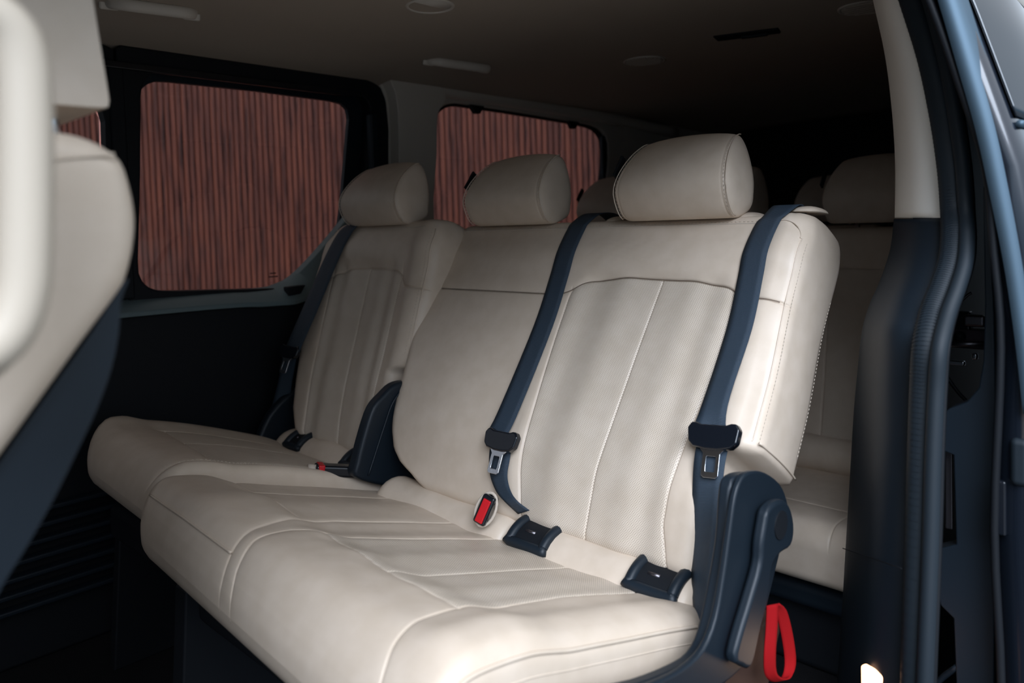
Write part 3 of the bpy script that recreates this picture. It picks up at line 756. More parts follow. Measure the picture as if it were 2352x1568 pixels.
def bulge_b(S, t):
    z = 0
    ins = sm((S-0.62)/0.05)*(1-sm((S-0.90)/0.05))*(1-sm((t-ta+0.01)/0.03))
    g = -0.010*ins                                     # insert sits lower between its bolsters
    g = g+0.006*np.exp(-((S-0.69)/0.035)**2)*ins+0.006*np.exp(-((S-0.84)/0.035)**2)*ins
    g = g+0.007*np.exp(-((t-ta-0.055)/0.035)**2)       # upper roll
    g = g+0.008*np.exp(-((S-1.17)/0.11)**2)*np.exp(-((t-0.20)/0.13)**2)
    g = g+0.010*np.exp(-((S-0.552)/0.028)**2)*sm((t-0.12)/0.1)
    # faint diagonal draw lines in the upper panel
    up_ = sm((t-ta-0.01)/0.02)*(1-sm((t-TL+0.06)/0.03))*np.exp(-((S-0.86)/0.09)**2)
    g = g+0.0007*up_*np.sin((S*0.72+t*0.9)*2*math.pi/0.028)
    return g
TB = lambda t: 0.158+0*np.asarray(t, float)
PB_ = Pad(prof_b, s0f, s1f, TB, rs=0.026, rf=0.032, Rend=(0.032, 0.034), R0=(0.022, 0.02), grooves=gv, bulge=bulge_b,
          vs=(lambda t: s0f(t)+0.026+0*t, vR, vM, vL), hs=(arch,))
# s0 seam coincides with the arc start; keep it as a break only
PB_.vs = (vR, vM, vL)
def reg_b(sg, tt, vb, hb):
    if tt < hb[0]:
        if vb[0] < sg < vb[1]: return 1
        if vb[1] < sg < vb[2]: return 2
    return 0
ob = PB_.build(bench, {0: 'backrest', 1: 'perforated_insert', 2: 'perforated_insert'}, reg_b, step=0.009, mats={1: M['perf'], 2: M['perf']})
back0 = ob[0]
tt_ = np.linspace(tz(-0.325), TL-0.060, 90)
stitches('stitching', PB_.at(s0f(tt_)+0.0050, tt_, 0.0006), back0)
ca_ = np.linspace(0, math.pi/2, 14)
tn_ = np.linspace(tz(-0.325), TL-0.058, 80)
sp_ = np.concatenate([s0f(tn_)+0.012, 0.512+0.012+0.036*(1-np.cos(ca_)), np.linspace(0.562, 0.60, 6)]); tp_ = np.concatenate([tn_, TL-0.058+0.034*np.sin(ca_), np.full(6, TL-0.024)])
tube('piping', PB_.at(sp_, tp_, 0.0003), 0.0011, M['leather'], back0, seg=8)
tb_ = np.full(24, tz(-0.322)); nb_ = -np.linspace(0.004, 0.150, 24)
tube('piping', PB_.side(tb_, nb_, 0.0), 0.0018, M['leather'], back0, seg=8)
ss_ = np.linspace(0.528, 1.375, 200)
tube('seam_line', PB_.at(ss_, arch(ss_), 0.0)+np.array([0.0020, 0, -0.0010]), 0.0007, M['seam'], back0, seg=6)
tt2 = np.linspace(tz(-0.30), TL-0.10, 80)
rearn = lambda t: -(TB(t)-0.030)
stitches('stitching', PB_.side(tt2, rearn(tt2), 0.0), back0, pitch=0.0066)
ss = np.linspace(0.56, 1.36, 120)
stitches('stitching', PB_.at(ss, np.full_like(ss, TL-0.020), 0.0006), back0, pitch=0.008)
tube('top_seam', PB_.at(ss, np.full_like(ss, TL-0.024), -0.0002), 0.0011, M['thread'], back0, seg=6)
# belt outlet covers on the shoulder
def dome(name, c, ax, r3, m, parent, n=14):
    ax = [np.array(a, float)/np.linalg.norm(a) for a in ax]; V = []; F = []
    for i in range(n+1):
        th = math.pi/2*i/n
        for k in range(24):
            ph = 2*math.pi*k/24
            cx2, sx2 = math.cos(ph), math.sin(ph)
            V.append(np.array(c)+ax[0]*r3[0]*math.cos(th)*np.sign(cx2)*abs(cx2)**0.7+ax[1]*r3[1]*math.cos(th)*np.sign(sx2)*abs(sx2)**0.7+ax[2]*r3[2]*math.sin(th))
    for i in range(n):
        for k in range(24): F.append((i*24+k, i*24+(k+1) % 24, (i+1)*24+(k+1) % 24, (i+1)*24+k))
    F.append(tuple(range(23, -1, -1)))
    return mk(name, V, F, m, parent)
dome('belt_outlet', (1.322, 0.545, 0.008), [(1, 0, -0.10), (0, 1, 0), (0.10, 0, 1)], (0.040, 0.026, 0.012), M['leather'], bench)
dome('belt_outlet', (1.320, 0.655, 0.002), [(1, 0, 0), (0, 1, 0), (0, 0, 1)], (0.045, 0.022, 0.012), M['leather'], bench)
dome('belt_outlet', (1.320, 0.945, 0.002), [(1, 0, 0), (0, 1, 0), (0, 0, 1)], (0.045, 0.020, 0.014), M['leather'], bench)

# --- headrests
HRP = [(1.268, 0.004), (1.240, 0.010), (1.222, 0.032), (1.213, 0.065), (1.226, 0.098), (1.256, 0.131), (1.292, 0.154), (1.314, 0.158), (1.328, 0.143), (1.331, 0.095), (1.324, 0.045), (1.320, 0.028), (1.308, 0.016)]
YT = lambda z: 1-0.175*float(np.clip((z-0.060)/0.098, 0, 1))**1.4      # the headrest narrows towards its top
def headrest(parent, yc, w=0.247, dx=0.0, dz=0.0, sc_=1.0, stem=True, det=True, tab=True):
    P = cr_spline(HRP, 5, True); P = resample(P, 72, True)
    c = np.array([1.262, 0.075]); V = []; h = w/2
    segs = [(-h, 0.0, 1), (-h, 0.35, 1), (-h+0.001, 0.70, 1), (-h+0.004, 0.90, 1), (-h+0.008, 0.975, 1), (-h+0.011, 0.992, 1), (-h+0.0125, 0.978, 0), (-h+0.014, 0.995, 1), (-h+0.018, 1.012, 1)]
    m_ = np.linspace(-h+0.03, 0, 9)[:-1]
    mids = [(y, 1.02+0.075*(1-(abs(y)/(h-0.02))**2.2)) for y in m_]
    left = [(a, b) for a, b, _ in segs]+mids
    allp = left+[(0, 1.095)]+[(-a, b) for a, b in reversed(left)]
    for y, k in allp:
        for p in P:
            kk = k
            q = c+(p-c)*kk
            # keep the underside flat
            if k > 1: q[1] = max(q[1], 0.004)
            V.append((q[0]*1.0+dx if sc_ == 1 else c[0]+(q[0]-c[0])*sc_+dx, yc+y*YT(q[1]), q[1]*sc_+dz))
    n = len(P); F = []
    for i in range(len(allp)-1):
        for j in range(n): F.append((i*n+j, i*n+(j+1) % n, (i+1)*n+(j+1) % n, (i+1)*n+j))
    o = mk('headrest', V, F, M['leather'], parent)
    if det:
        for sg in (-1, 1):
            row = 5
            Q = np.array([(c+(p-c)*0.992) for p in P[4:40]])
            pts = np.array([(a*1.0+dx if sc_ == 1 else c[0]+(a-c[0])*sc_+dx, yc+sg*(h-0.0075)*YT(b), b*sc_+dz) for a, b in Q])
            stitches('stitching', pts, o, pitch=0.0075, ln=0.0035, r=0.0006)
            tube('seam_piping', [(a, y+sg*0.0045, b) for a, y, b in pts], 0.0011, M['leather'], o, seg=6)
    if tab:
        rbox('release_tab', (1.248+dx, yc+h+0.0055, 0.112*sc_+dz), [(0.6, 0, 0.8), (0, 1, 0), (-0.8, 0, 0.6)], (0.050, 0.006, 0.016), M['plastic_soft'], o, bevel=0.002)
    if stem:
        for sg in (-1, 1):
            tube('headrest_post', [(1.30+dx, yc+sg*0.06, 0.02+dz), (1.30+dx, yc+sg*0.06, -0.05+dz)], 0.006, M['chrome'], parent, seg=12)
    return o
headrest(bench, 0.766)
headrest(bench, 1.200)

# --- bench cushion
prof_c = [(0.960, -0.552), (0.888, -0.533), (0.800, -0.505), (0.711, -0.478), (0.630, -0.453), (0.552, -0.430), (0.495, -0.418), (0.450, -0.413), (0.400, -0.413)]
pc = Pad(prof_c, None, None, None, flip=-1); LCn = pc.L
tx = lambda x: float(np.interp(-x, -pc.P[:, 0], pc.d))
sc0 = lambda t: 0.512+0.035*(1-sm(np.asarray(t)/0.09))+corner(t, LCn, 0.055)
sc1 = lambda t: pw([0, tx(0.85), LCn], [1.32, 1.345, 1.340])(t)-corner(t, LCn, 0.080)
_fs = pws([0.50, 0.58, 0.622, 0.766, 0.946, 0.99, 1.039, 1.219, 1.40], [tx(0.535), tx(0.540), tx(0.543), tx(0.552), tx(0.577), tx(0.585), tx(0.592), tx(0.612), tx(0.645)], 0.02)
frontseam = lambda S: _fs(S)+0.065*(np.asarray(S, float)-0.62)*0.34
cR = pw([0, tx(0.90), tx(0.746), tx(0.66), tx(0.543), tx(0.487), tx(0.445), tx(0.416), LCn], [0.630, 0.630, 0.643, 0.636, 0.622, 0.618, 0.608, 0.593, 0.58])
cB = pw([0, tx(0.90), tx(0.73), tx(0.577), tx(0.52), tx(0.459), tx(0.423), LCn], [0.93, 0.93, 0.936, 0.950, 0.965, 0.952, 0.935, 0.915])
cA = pw([0, tx(0.90), tx(0.651), tx(0.591), tx(0.481), tx(0.429), LCn], [1.04, 1.04, 1.043, 1.033, 0.995, 0.968, 0.95])
cM = const(0.766); cN = const(1.235)
tf = float(frontseam(0.766))
gc = [('h', frontseam, 0.62, 0.95, 0.0022, 0.0018), ('h', frontseam, 1.04, 9, 0.0020, 0.0018), ('v', cR, -1, 9, 0.0020, 0.0017), ('v', cB, -1, 9, 0.0026, 0.0018), ('v', cA, -1, 9, 0.0024, 0.0018),
      ('v', cM, -1, tf, 0.0018, 0.0016), ('v', cN, -1, tf-0.01, 0.0018, 0.0016)]
def bulge_c(S, t):
    f = sm((t-tx(0.62))/0.08)*(1-sm((t-LCn+0.03)/0.04))
    g = 0.010*f
    g = g+0.010*np.exp(-((S-0.560)/0.035)**2)*sm(t/0.12)
    ins = sm((S-0.64)/0.04)*(1-sm((S-0.90)/0.04))*(1-sm((t-tf)/0.03))
    g = g-0.003*ins+0.003*ins*(np.exp(-((S-0.69)/0.03)**2)+np.exp(-((S-0.84)/0.03)**2))
    g = g+0.006*np.exp(-((S-1.14)/0.06)**2)-0.004*np.exp(-((S-0.99)/0.035)**2)
    g = g+0.0006*np.sin(S*30+np.sin(t*20)*1.6)*sm((t-tx(0.47))/0.05)
    return g*(1-sm((t-LCn+0.085)/0.075))
TCf = lambda t: 0.125+0*np.asarray(t, float)
PCn = Pad(prof_c, sc0, sc1, TCf, rs=0.022, rf=0.03, Rend=(0.0685, 0.0565), R0=(0.02, 0.02), flip=-1, skew=(0.065, 0.62), grooves=gc, bulge=bulge_c, vs=(cR, cM, cB, cA, cN), hs=(frontseam,), side_bulge=0.004)
def reg_c(sg, tt, vb, hb):
    if tt < hb[0]:
        if vb[0] < sg < vb[1]: return 1
        if vb[1] < sg < vb[2]: return 2
    return 0
oc = PCn.build(bench, {0: 'seat_cushion', 1: 'perforated_insert', 2: 'perforated_insert'}, reg_c, step=0.009, mats={1: M['perf'], 2: M['perf']})
tt_ = np.linspace(0.09, LCn-0.028, 80)
tube('piping', PCn.at(sc0(tt_)+0.003, tt_, 0.002), 0.0024, M['leather'], oc[0], seg=8)
tube('piping', PCn.at(sc0(tt_)+0.0005, tt_, -0.010), 0.0014, M['leather'], oc[0], seg=8)
sp = np.linspace(0.968, 1.292, 40)
tube('piping', PCn.at(sp, np.full_like(sp, LCn-0.030), 0.0012), 0.0018, M['leather'], oc[0], seg=8)

# --- rolled strip between cushion and backrest, with child-seat anchor bezels
def roll(parent, a, b, c=(0.948, -0.570), r=0.058, name='rear_roll'):
    V = []; F = []; K = 26; Ys_ = list(np.linspace(a, b, 60)); 
    for y in Ys_:
        e0 = min((y-a), (b-y)); k = math.sqrt(max(1-(1-min(e0/0.03, 1))**2, 0.0))*0.35+0.65
        dip = 0
        for i in range(K):
            A = 2*math.pi*i/K
            rr = r*k*(1+0.02*math.sin(y*40))
            V.append((c[0]+rr*math.cos(A), y, c[1]+rr*math.sin(A)*1.02))
    n = len(Ys_)
    for i in range(n-1):
        for j in range(K): F.append((i*K+j, i*K+(j+1) % K, (i+1)*K+(j+1) % K, (i+1)*K+j))
    F += [tuple(range(K)), tuple((n-1)*K+j for j in range(K-1, -1, -1))]
    return mk(name, V, F, M['leather'], parent)
rl = roll(bench, 0.550, 0.905); rl2 = roll(bench, 0.915, 1.285)
def bezel(parent, y0, y1, c=(0.948, -0.570), r=0.060, a0=84, a1=140):
    """dark frame curved over the roll, with a dark sheet standing in for its shaded hollow"""
    V = []; F = []; N = 16; yc, hw = (y0+y1)/2, (y1-y0)/2
    fr = 0.011
    A = [math.radians(a0+(a1-a0)*i/N) for i in range(N+1)]
    # frame as a closed tube loop
    loop = [(c[0]+(r+0.001)*math.cos(q), y0, c[1]+(r+0.001)*math.sin(q)) for q in A]+[(c[0]+(r+0.001)*math.cos(q), y1, c[1]+(r+0.001)*math.sin(q)) for q in reversed(A)]
    o = tube('anchor_bezel', loop, 0.0090, M['plastic'], parent, seg=10, closed=True, n=3, up=(-0.6, 0, 0.8))
    for q in A:
        V += [(c[0]+(r+0.0022)*math.cos(q), y0, c[1]+(r+0.0022)*math.sin(q)), (c[0]+(r+0.0022)*math.cos(q), y1, c[1]+(r+0.0022)*math.sin(q))]
    for i in range(N): F.append((2*i, 2*i+1, 2*i+3, 2*i+2))
    mk('pocket_shade', V, F, M['plastic_soft'], o)  # dark sheet painting the shade of the hollow
    tube('anchor_bar', [(c[0]-r*0.45, y0+0.03, c[1]+r*0.915), (c[0]-r*0.45, y1-0.022, c[1]+r*0.915)], 0.003, M['steel'], o, seg=8)
    return o
bezel(bench, 0.820, 0.893); bezel(bench, 0.576, 0.648)
# red release buckle poking out between the roll pieces
bk = thing('belt_buckle', 'red-buttoned belt buckle poking out of the seat crease by the middle belt', 'buckle', tuple(onX(1115, 1195, 0.90)))
bc = onX(1114, 1170, 0.895)
axb = [(-0.42, -0.45, -0.79), (0.2, -0.88, 0.40), (-0.88, 0.0, 0.47)]
a0_ = np.array([0.35, -0.25, 0.9]); a0_ /= np.linalg.norm(a0_); a2_ = np.array([-0.85, -0.35, 0.25]); a2_ -= a0_*(a0_@a2_); a2_ /= np.linalg.norm(a2_); a1_ = np.cross(a2_, a0_)
rbox('buckle_body', bc+a2_*(-0.004), [a0_, a1_, a2_], (0.052, 0.024, 0.022), M['gloss'], bk, bevel=0.004)
rbox('release_button', bc+a2_*0.007-a0_*0.002, [a0_, a1_, a2_], (0.042, 0.015, 0.006), M['red'], bk, bevel=0.002)
tube('cuff', [bc-a2_*0.004+a0_*math.cos(q)*0.030+a1_*math.sin(q)*0.018 for q in np.linspace(0, 2*math.pi, 20, endpoint=False)], 0.0028, M['thread'], bk, seg=8, closed=True)

# --- hard covers at the near end of the bench
sc_out = [(1706,1096),(1730,1082),(1760,1086),(1792,1110),(1808,1145),(1814,1190),(1800,1240),(1785,1300),(1760,1400),(1735,1480),(1700,1540),(1640,1585),(1560,1620),(1440,1660),(1290,1690),(1260,1640),(1400,1600),(1500,1570),(1570,1536),(1618,1490),(1646,1420),(1664,1320),(1678,1220),(1690,1140)]
cv = prism('side_cover', pY(sc_out, 0.452), 0.452, 0.4615, M['plastic'], bench, bevel=0.0042, smooth_n=3)
in_out = [(1655,1096),(1680,1082),(1720,1084),(1745,1110),(1745,1200),(1710,1400),(1660,1530),(1560,1620),(1300,1700),(1250,1660),(1300,1590),(1440,1556),(1525,1524),(1572,1494),(1600,1440),(1624,1330),(1640,1230),(1646,1140)]
prism('inner_cover', [(a, b) for a, b in pY(in_out, 0.4795)], 0.4615, 0.4800, M['plastic'], bench, bevel=0.006, smooth_n=3)
rid = [(1688,1180),(1672,1280),(1655,1390),(1630,1465),(1590,1515),(1520,1556),(1420,1590),(1290,1640),(1200,1700),(1200,1630),(1330,1592),(1450,1556),(1530,1522),(1585,1480),(1612,1420),(1632,1330),(1648,1240),(1655,1180),(1668,1130),(1700,1092),(1735,1090),(1775,1112),(1795,1150),(1780,1165),(1745,1130),(1712,1130)]
arm = [(1760,1200),(1766,1172),(1785,1152),(1806,1150),(1820,1172),(1826,1215),(1818,1255),(1795,1272),(1776,1300),(1768,1360),(1748,1450),(1728,1532),(1705,1530),(1690,1516),(1702,1460),(1726,1380),(1748,1300),(1752,1250)]
oa = prism('hinge_arm_cover', pY(arm, 0.432), 0.432, 0.448, M['plastic'], bench, bevel=0.006, smooth_n=3)
pc_ = onY(1796, 1206, 0.430)
tube('pivot_cap', [(pc_[0], 0.4325, pc_[2]), (pc_[0], 0.4303, pc_[2])], 0.0185, M['plastic_soft'], oa, seg=28, smooth=False)
# metal leg under the cover
leg = pY([(1600,1530),(1765,1400),(1770,1440),(1735,1600),(1700,1800),(1560,1900),(1500,1800),(1560,1600)], 0.49)
Mleg = mat('rust_brown_metal', (0.045, 0.024, 0.018), 0.6, 0.3)
prism('leg', leg, 0.475, 0.520, Mleg, bench, bevel=0.004)
prism('leg', [(0.45, -0.95), (0.60, -0.95), (0.85, -0.60), (0.70, -0.57), (0.48, -0.56)], 1.20, 1.24, M['plastic_soft'], bench, bevel=0.004)
rbox('seat_base', (0.72, 0.92, -0.595), EX, (0.44, 0.72, 0.06), M['plastic_soft'], bench, bevel=0.02)
rbox('floor_rail', (0.75, 0.50, -0.935), EX, (0.8, 0.04, 0.03), M['plastic_soft'], bench, bevel=0.004)
# red pull strap
rs_ = thing('pull_strap', 'bright red webbing loop hanging below the near seat hinge cover', 'strap', tuple(onY(1793, 1565, 0.445)))
Lp = [onY(x, y, Yv) for x, y, Yv in [(1774,1388,.450),(1772,1440,.447),(1768,1500,.444),(1770,1545,.444),(1786,1561,.444),(1806,1555,.444),(1815,1520,.446),(1808,1460,.448),(1794,1405,.450),(1778,1388,.452)]]
Rp = [np.array(p)+np.array([0.016, 0.004, 0.0]) if i < 4 else np.array(p)+np.array([-0.013, 0.006, 0.004]) for i, p in enumerate(Lp)]
Cn = np.array(Lp)
wdir = np.array([0.80, -0.45, 0.0])*0.5
def strapw(i): return np.array([0.0085, -0.004, 0.0])
ribbon('strap_loop', [p-np.array([0.0075, -0.0045, 0]) for p in Cn], [p+np.array([0.0075, -0.0045, 0]) for p in Cn], M['redweb'], rs_, th=0.002)

# ================================================================== SINGLE SEAT on the far side
single = thing('single_seat', 'beige leather single seat under the far sliding door window', 'car seat', (0.8, 1.60, -0.95))
prof_f = [(0.998, -0.522), (1.005, -0.500), (1.018, -0.450), (1.036, -0.380), (1.062, -0.300), (1.092, -0.210), (1.122, -0.120), (1.150, -0.045), (1.168, 0.000), (1.176, 0.030)]
pf = Pad(prof_f, None, None, None); LF = pf.L; tzf = lambda z: float(np.interp(z, pf.P[:, 1], pf.d))
f0 = lambda t: 1.350+0.03*np.clip((np.asarray(t)-(LF-0.05))/0.05, 0, 1)**2+0.05*(1-sm((np.asarray(t)-tzf(-0.30))/0.02))
f1 = lambda t: pw([0, tzf(-0.50), tzf(-0.45), tzf(-0.3), tzf(-0.1), LF-0.05, LF], [1.76, 1.79, 1.815, 1.835, 1.855, 1.835, 1.79])(t)
archf = pws([1.3, 1.40, 1.432, 1.45, 1.47, 1.52, 1.60, 1.68, 1.73, 1.76, 1.85, 1.9], [tzf(z) for z in (-0.135, -0.135, -0.130, -0.11, -0.098, -0.092, -0.090, -0.095, -0.108, -0.122, -0.138, -0.138)], 0.006)
fR = pw([0, tzf(-0.5), tzf(-0.3), tzf(-0.12)], [1.475, 1.465, 1.455, 1.452]); fM = pw([0, tzf(-0.45), LF], [1.585, 1.595, 1.60]); fL = pw([0, tzf(-0.5), tzf(-0.12)], [1.72, 1.73, 1.745])
taf = float(archf(1.6))
gf_ = [('h', archf, -9, 9, 0.0030, 0.0022), ('v', fM, -1, taf, 0.0026, 0.0020), ('v', fR, -1, taf, 0.0026, 0.0020), ('v', fL, -1, taf, 0.0026, 0.0020)]
def bulge_f(S, t):
    ins = sm((S-1.47)/0.04)*(1-sm((S-1.70)/0.04))*(1-sm((t-taf)/0.03))
    g = -0.012*ins+0.006*ins*(np.exp(-((S-1.53)/0.03)**2)+np.exp(-((S-1.67)/0.03)**2))
    up_ = sm((t-taf-0.01)/0.02)*(1-sm((t-LF+0.05)/0.03))*sm((S-1.52)/0.1)
    return g+0.008*np.exp(-((t-taf-0.055)/0.035)**2)+0.010*np.exp(-((S-1.40)/0.03)**2)*sm((t-0.1)/0.1)+0.0006*up_*np.sin((S*0.8-t*0.9)*2*math.pi/0.020)
PF = Pad(prof_f, f0, f1, lambda t: 0.150+0*np.asarray(t, float), rs=0.028, rf=0.035, Rend=(0.036, 0.08), R0=(0.02, 0.02), grooves=gf_, bulge=bulge_f, vs=(fR, fM, fL), hs=(archf,))
of = PF.build(single, {0: 'backrest', 1: 'perforated_insert', 2: 'perforated_insert'}, reg_b, step=0.011, mats={1: M['perf'], 2: M['perf']})
tt_ = np.linspace(tzf(-0.29), LF-0.03, 80)
stitches('stitching', PF.at(f0(tt_)+0.021, tt_, 0.0006), of[0], pitch=0.008)
tube('piping', PF.at(f0(tt_)+0.014, tt_, 0.0), 0.0016, M['leather'], of[0], seg=8)
ss = np.linspace(1.40, 1.80, 60)
tube('top_seam', PF.at(ss, np.full_like(ss, LF-0.024), -0.0002), 0.0011, M['thread'], of[0], seg=6)
headrest(single, 1.600, dx=-0.078, dz=0.010, sc_=1.0, tab=False)
prof_fc = [(1.02, -0.575), (0.95, -0.535), (0.86, -0.498), (0.75, -0.458), (0.66, -0.432), (0.58, -0.414), (0.535, -0.408), (0.49, -0.408)]
pq = Pad(prof_fc, None, None, None, flip=-1); LQ = pq.L; txf = lambda x: float(np.interp(-x, -pq.P[:, 0], pq.d))
q0 = lambda t: 1.350+0.03*np.clip((np.asarray(t)-(LQ-0.06))/0.06, 0, 1)**2
q1_ = lambda t: pw([0, txf(0.80), LQ], [1.86, 1.895, 1.88])(t)-corner(t, LQ, 0.17)
qR = pw([0, txf(0.6), txf(0.54), txf(0.51), LQ], [1.385, 1.372, 1.378, 1.386, 1.39]); qM = const(1.585); qL = pw([0, txf(0.65), LQ], [1.73, 1.74, 1.76])
qf = pw([1.3, 1.38, 1.48, 1.60, 1.75, 1.9], [txf(0.60), txf(0.61), txf(0.63), txf(0.645), txf(0.665), txf(0.69)])
tqf = float(qf(1.6))
gq = [('h', qf, 1.39, 1.74, 0.0026, 0.002), ('v', qR, -1, 9, 0.0026, 0.002), ('v', qM, -1, tqf, 0.0022, 0.002), ('v', qL, -1, tqf, 0.0022, 0.002)]
PQ = Pad(prof_fc, q0, q1_, lambda t: 0.125+0*np.asarray(t, float), rs=0.02, rf=0.04, Rend=(0.0685, 0.0565), R0=(0.02, 0.02), flip=-1, skew=(0.05, 1.45), grooves=gq,
         bulge=lambda S, t: (0.008*sm((t-txf(0.66))/0.07)+0.010*np.exp(-((S-1.82)/0.05)**2))*(1-sm((t-LQ+0.085)/0.075)), vs=(qR, qM, qL), hs=(qf,), side_bulge=0.004)
oq = PQ.build(single, {0: 'seat_cushion', 1: 'perforated_insert', 2: 'perforated_insert'}, reg_c, step=0.011, mats={1: M['perf'], 2: M['perf']})
tt_ = np.linspace(txf(0.70), LQ-0.03, 50)
stitches('stitching', PQ.at(qR(tt_)-0.004, tt_, 0.0006), oq[0], pitch=0.008)
roll(single, 1.39, 1.83, c=(1.022, -0.578), r=0.062)
bezel(single, 1.70, 1.755, c=(1.022, -0.578), r=0.064); bezel(single, 1.43, 1.50, c=(1.022, -0.578), r=0.064)
# cover and second arm between the two seats
mc = [(880,905),(905,882),(935,875),(970,885),(1000,930),(1000,1060),(960,1120),(880,1115),(815,1095),(818,1060),(836,990),(855,935)]
prism('side_cover', pY(mc, 1.325), 1.320, 1.352, M['plastic'], single, bevel=0.009, smooth_n=3)
tube('cover_ridge', [onY(x, y, 1.318) for x, y in [(930,886),(902,925),(884,975),(866,1030),(846,1092)]], 0.0022, M['plastic'], single, seg=8, n=5)
rbox('seat_base', (0.78, 1.60, -0.62), EX, (0.44, 0.40, 0.08), M['plastic_soft'], single, bevel=0.02)
for yy in (1.42, 1.78):
    prism('leg', [(0.55, -0.95), (0.68, -0.95), (0.90, -0.62), (0.75, -0.60), (0.58, -0.60)], yy, yy+0.03, M['plastic_soft'], single, bevel=0.004)
prism('hip_cover', [(0.93, -0.60), (0.96, -0.50), (1.02, -0.44), (1.09, -0.42), (1.13, -0.47), (1.10, -0.60), (1.0, -0.66)], 1.842, 1.872, M['plastic'], single, bevel=0.01, smooth_n=3)
# buckle lying on the single seat's cushion
b2 = thing('belt_buckle', 'black belt buckle with red button lying on the single seat cushion edge', 'buckle', tuple(onY(750, 1086, 1.37)))
pa = onY(722, 1078, 1.385); pb2 = onY(830, 1082, 1.350)
d_ = pb2-pa; d_ /= np.linalg.norm(d_); u_ = np.array([0, 0, 1.])-d_*d_[2]; u_ /= np.linalg.norm(u_); v_ = np.cross(d_, u_)
rbox('buckle_body', pa+d_*0.055, [d_, u_, v_], (0.11, 0.024, 0.030), M['gloss'], b2, bevel=0.006)
rbox('release_button', pa+d_*0.012, [d_, u_, v_], (0.014, 0.026, 0.032), M['red'], b2, bevel=0.003)
tube('cuff', [pa-d_*0.014, pa-d_*0.004, pa+d_*0.002], 0.011, M['thread'], b2, seg=12)

# ================================================================== SEAT BELTS
def tongue(parent, c, wy, up, nrm, w=0.084, h=0.040, tilt=0.0, long=0.042, lw=0.027):
    wy, up, nrm = [np.array(a, float)/np.linalg.norm(a) for a in (wy, up, nrm)]
    c = np.array(c, float)
    if tilt: 
        ca, sa = math.cos(tilt), math.sin(tilt); wy, up = wy*ca+up*sa, up*ca-wy*sa
    # rounded slider body, wider at the top
    out = [(-w/2, h*0.28), (-w/2+0.006, h/2), (-w*0.33, h*0.5), (-w*0.24, h*0.43), (w*0.24, h*0.43), (w*0.33, h*0.5), (w/2-0.006, h/2), (w/2, h*0.28), (w/2-0.003, -h*0.22), (w*0.36, -h*0.42), (w*0.12, -h*0.50), (-w*0.12, -h*0.50), (-w*0.36, -h*0.42), (-w/2+0.003, -h*0.22)]
    n = len(out); th = 0.014; V = []
    for s_ in (-1, 1):
        for a, b in out: V.append(c+wy*a+up*b+nrm*s_*th/2)
    F = [tuple(range(n)), tuple(range(2*n-1, n-1, -1))]+[(i, (i+1) % n, n+(i+1) % n, n+i) for i in range(n)]
    o = mk('tongue', V, F, M['gloss'], parent, bevel=0.0035)
    # steel latch plate with a slot
    c2 = c-up*(h*0.45+long/2)+nrm*0.002
    V = []; O = [(-lw*0.72, long*0.5), (-lw/2, long*0.34), (-lw/2, -long*0.42), (-lw*0.36, -long/2), (lw*0.36, -long/2), (lw/2, -long*0.42), (lw/2, long*0.34), (lw*0.72, long*0.5)]
    I = [(-lw*0.24, long*0.24), (-lw*0.28, long*0.20), (-lw*0.28, -long*0.26), (-lw*0.24, -long*0.30), (lw*0.24, -long*0.30), (lw*0.28, -long*0.26), (lw*0.28, long*0.20), (lw*0.24, long*0.24)]
    for s_ in (-1, 1):
        for P_ in (O, I):
            for a, b in P_: V.append(c2+wy*a+up*b+nrm*s_*0.0011)
    m_ = 8; F = []
    for i in range(m_):
        j = (i+1) % m_
        F += [(i, j, m_+j, m_+i), (2*m_+i, 3*m_+i, 3*m_+j, 2*m_+j), (i, 2*m_+i, 2*m_+j, j), (m_+i, m_+j, 3*m_+j, 3*m_+i)]
    mk('latch_plate', V, F, M['chrome'], o, bevel=0.0006)
    return o
def belt_on(pad, name, parent, ts, sl, sr, off=0.004, tail=None):
    off = np.array([0.019, 0.011]+[off]*(len(ts)-2))
    L = pad.at(np.array(sl), np.array(ts), off); R = pad.at(np.array(sr), np.array(ts), off)
    L = [p for p in L]; R = [p for p in R]
    if tail: L += [np.array(p) for p in tail[0]]; R += [np.array(p) for p in tail[1]]
    return ribbon(name, L, R, M['web'], parent)
# near belt
sb1 = thing('seat_belt', 'navy seat belt over the door-side shoulder of the bench, lit by the opening', 'seat belt', (0.9, 0.55, -0.6))
tk = [tz(z) for z in (-0.332, -0.29, -0.18, -0.10, -0.06)]+[TL-0.030, TL-0.012]
belt_on(PB_, 'webbing', sb1, tk, [0.600, 0.600, 0.602, 0.611, 0.613, 0.610, 0.603], [0.550, 0.553, 0.554, 0.563, 0.565, 0.562, 0.555], 0.004,
        tail=([(1.292, 0.598, 0.0226), (1.308, 0.596, 0.020), (1.316, 0.595, 0.004)], [(1.292, 0.550, 0.0226), (1.308, 0.548, 0.020), (1.316, 0.547, 0.004)]))
tdir = np.array([0.42, 0, 0.90]); ndir = np.array([-0.90, 0, 0.42])
tongue(sb1, onX(1640, 1003, 1.000), (0, -1, 0), tdir, ndir, tilt=0.10)
Lq = [onY(x, y, Yv) for x, y, Yv in [(1604,1000,.588),(1594,1060,.585),(1590,1150,.580),(1588,1260,.575),(1590,1350,.560),(1596,1430,.535),(1603,1492,.505)]]
Rq = [onY(x, y, Yv) for x, y, Yv in [(1680,1005,.540),(1666,1060,.536),(1655,1150,.532),(1643,1230,.528),(1632,1330,.524),(1618,1430,.512),(1610,1492,.498)]]
ribbon('lower_webbing', Lq, Rq, M['web'], sb1)
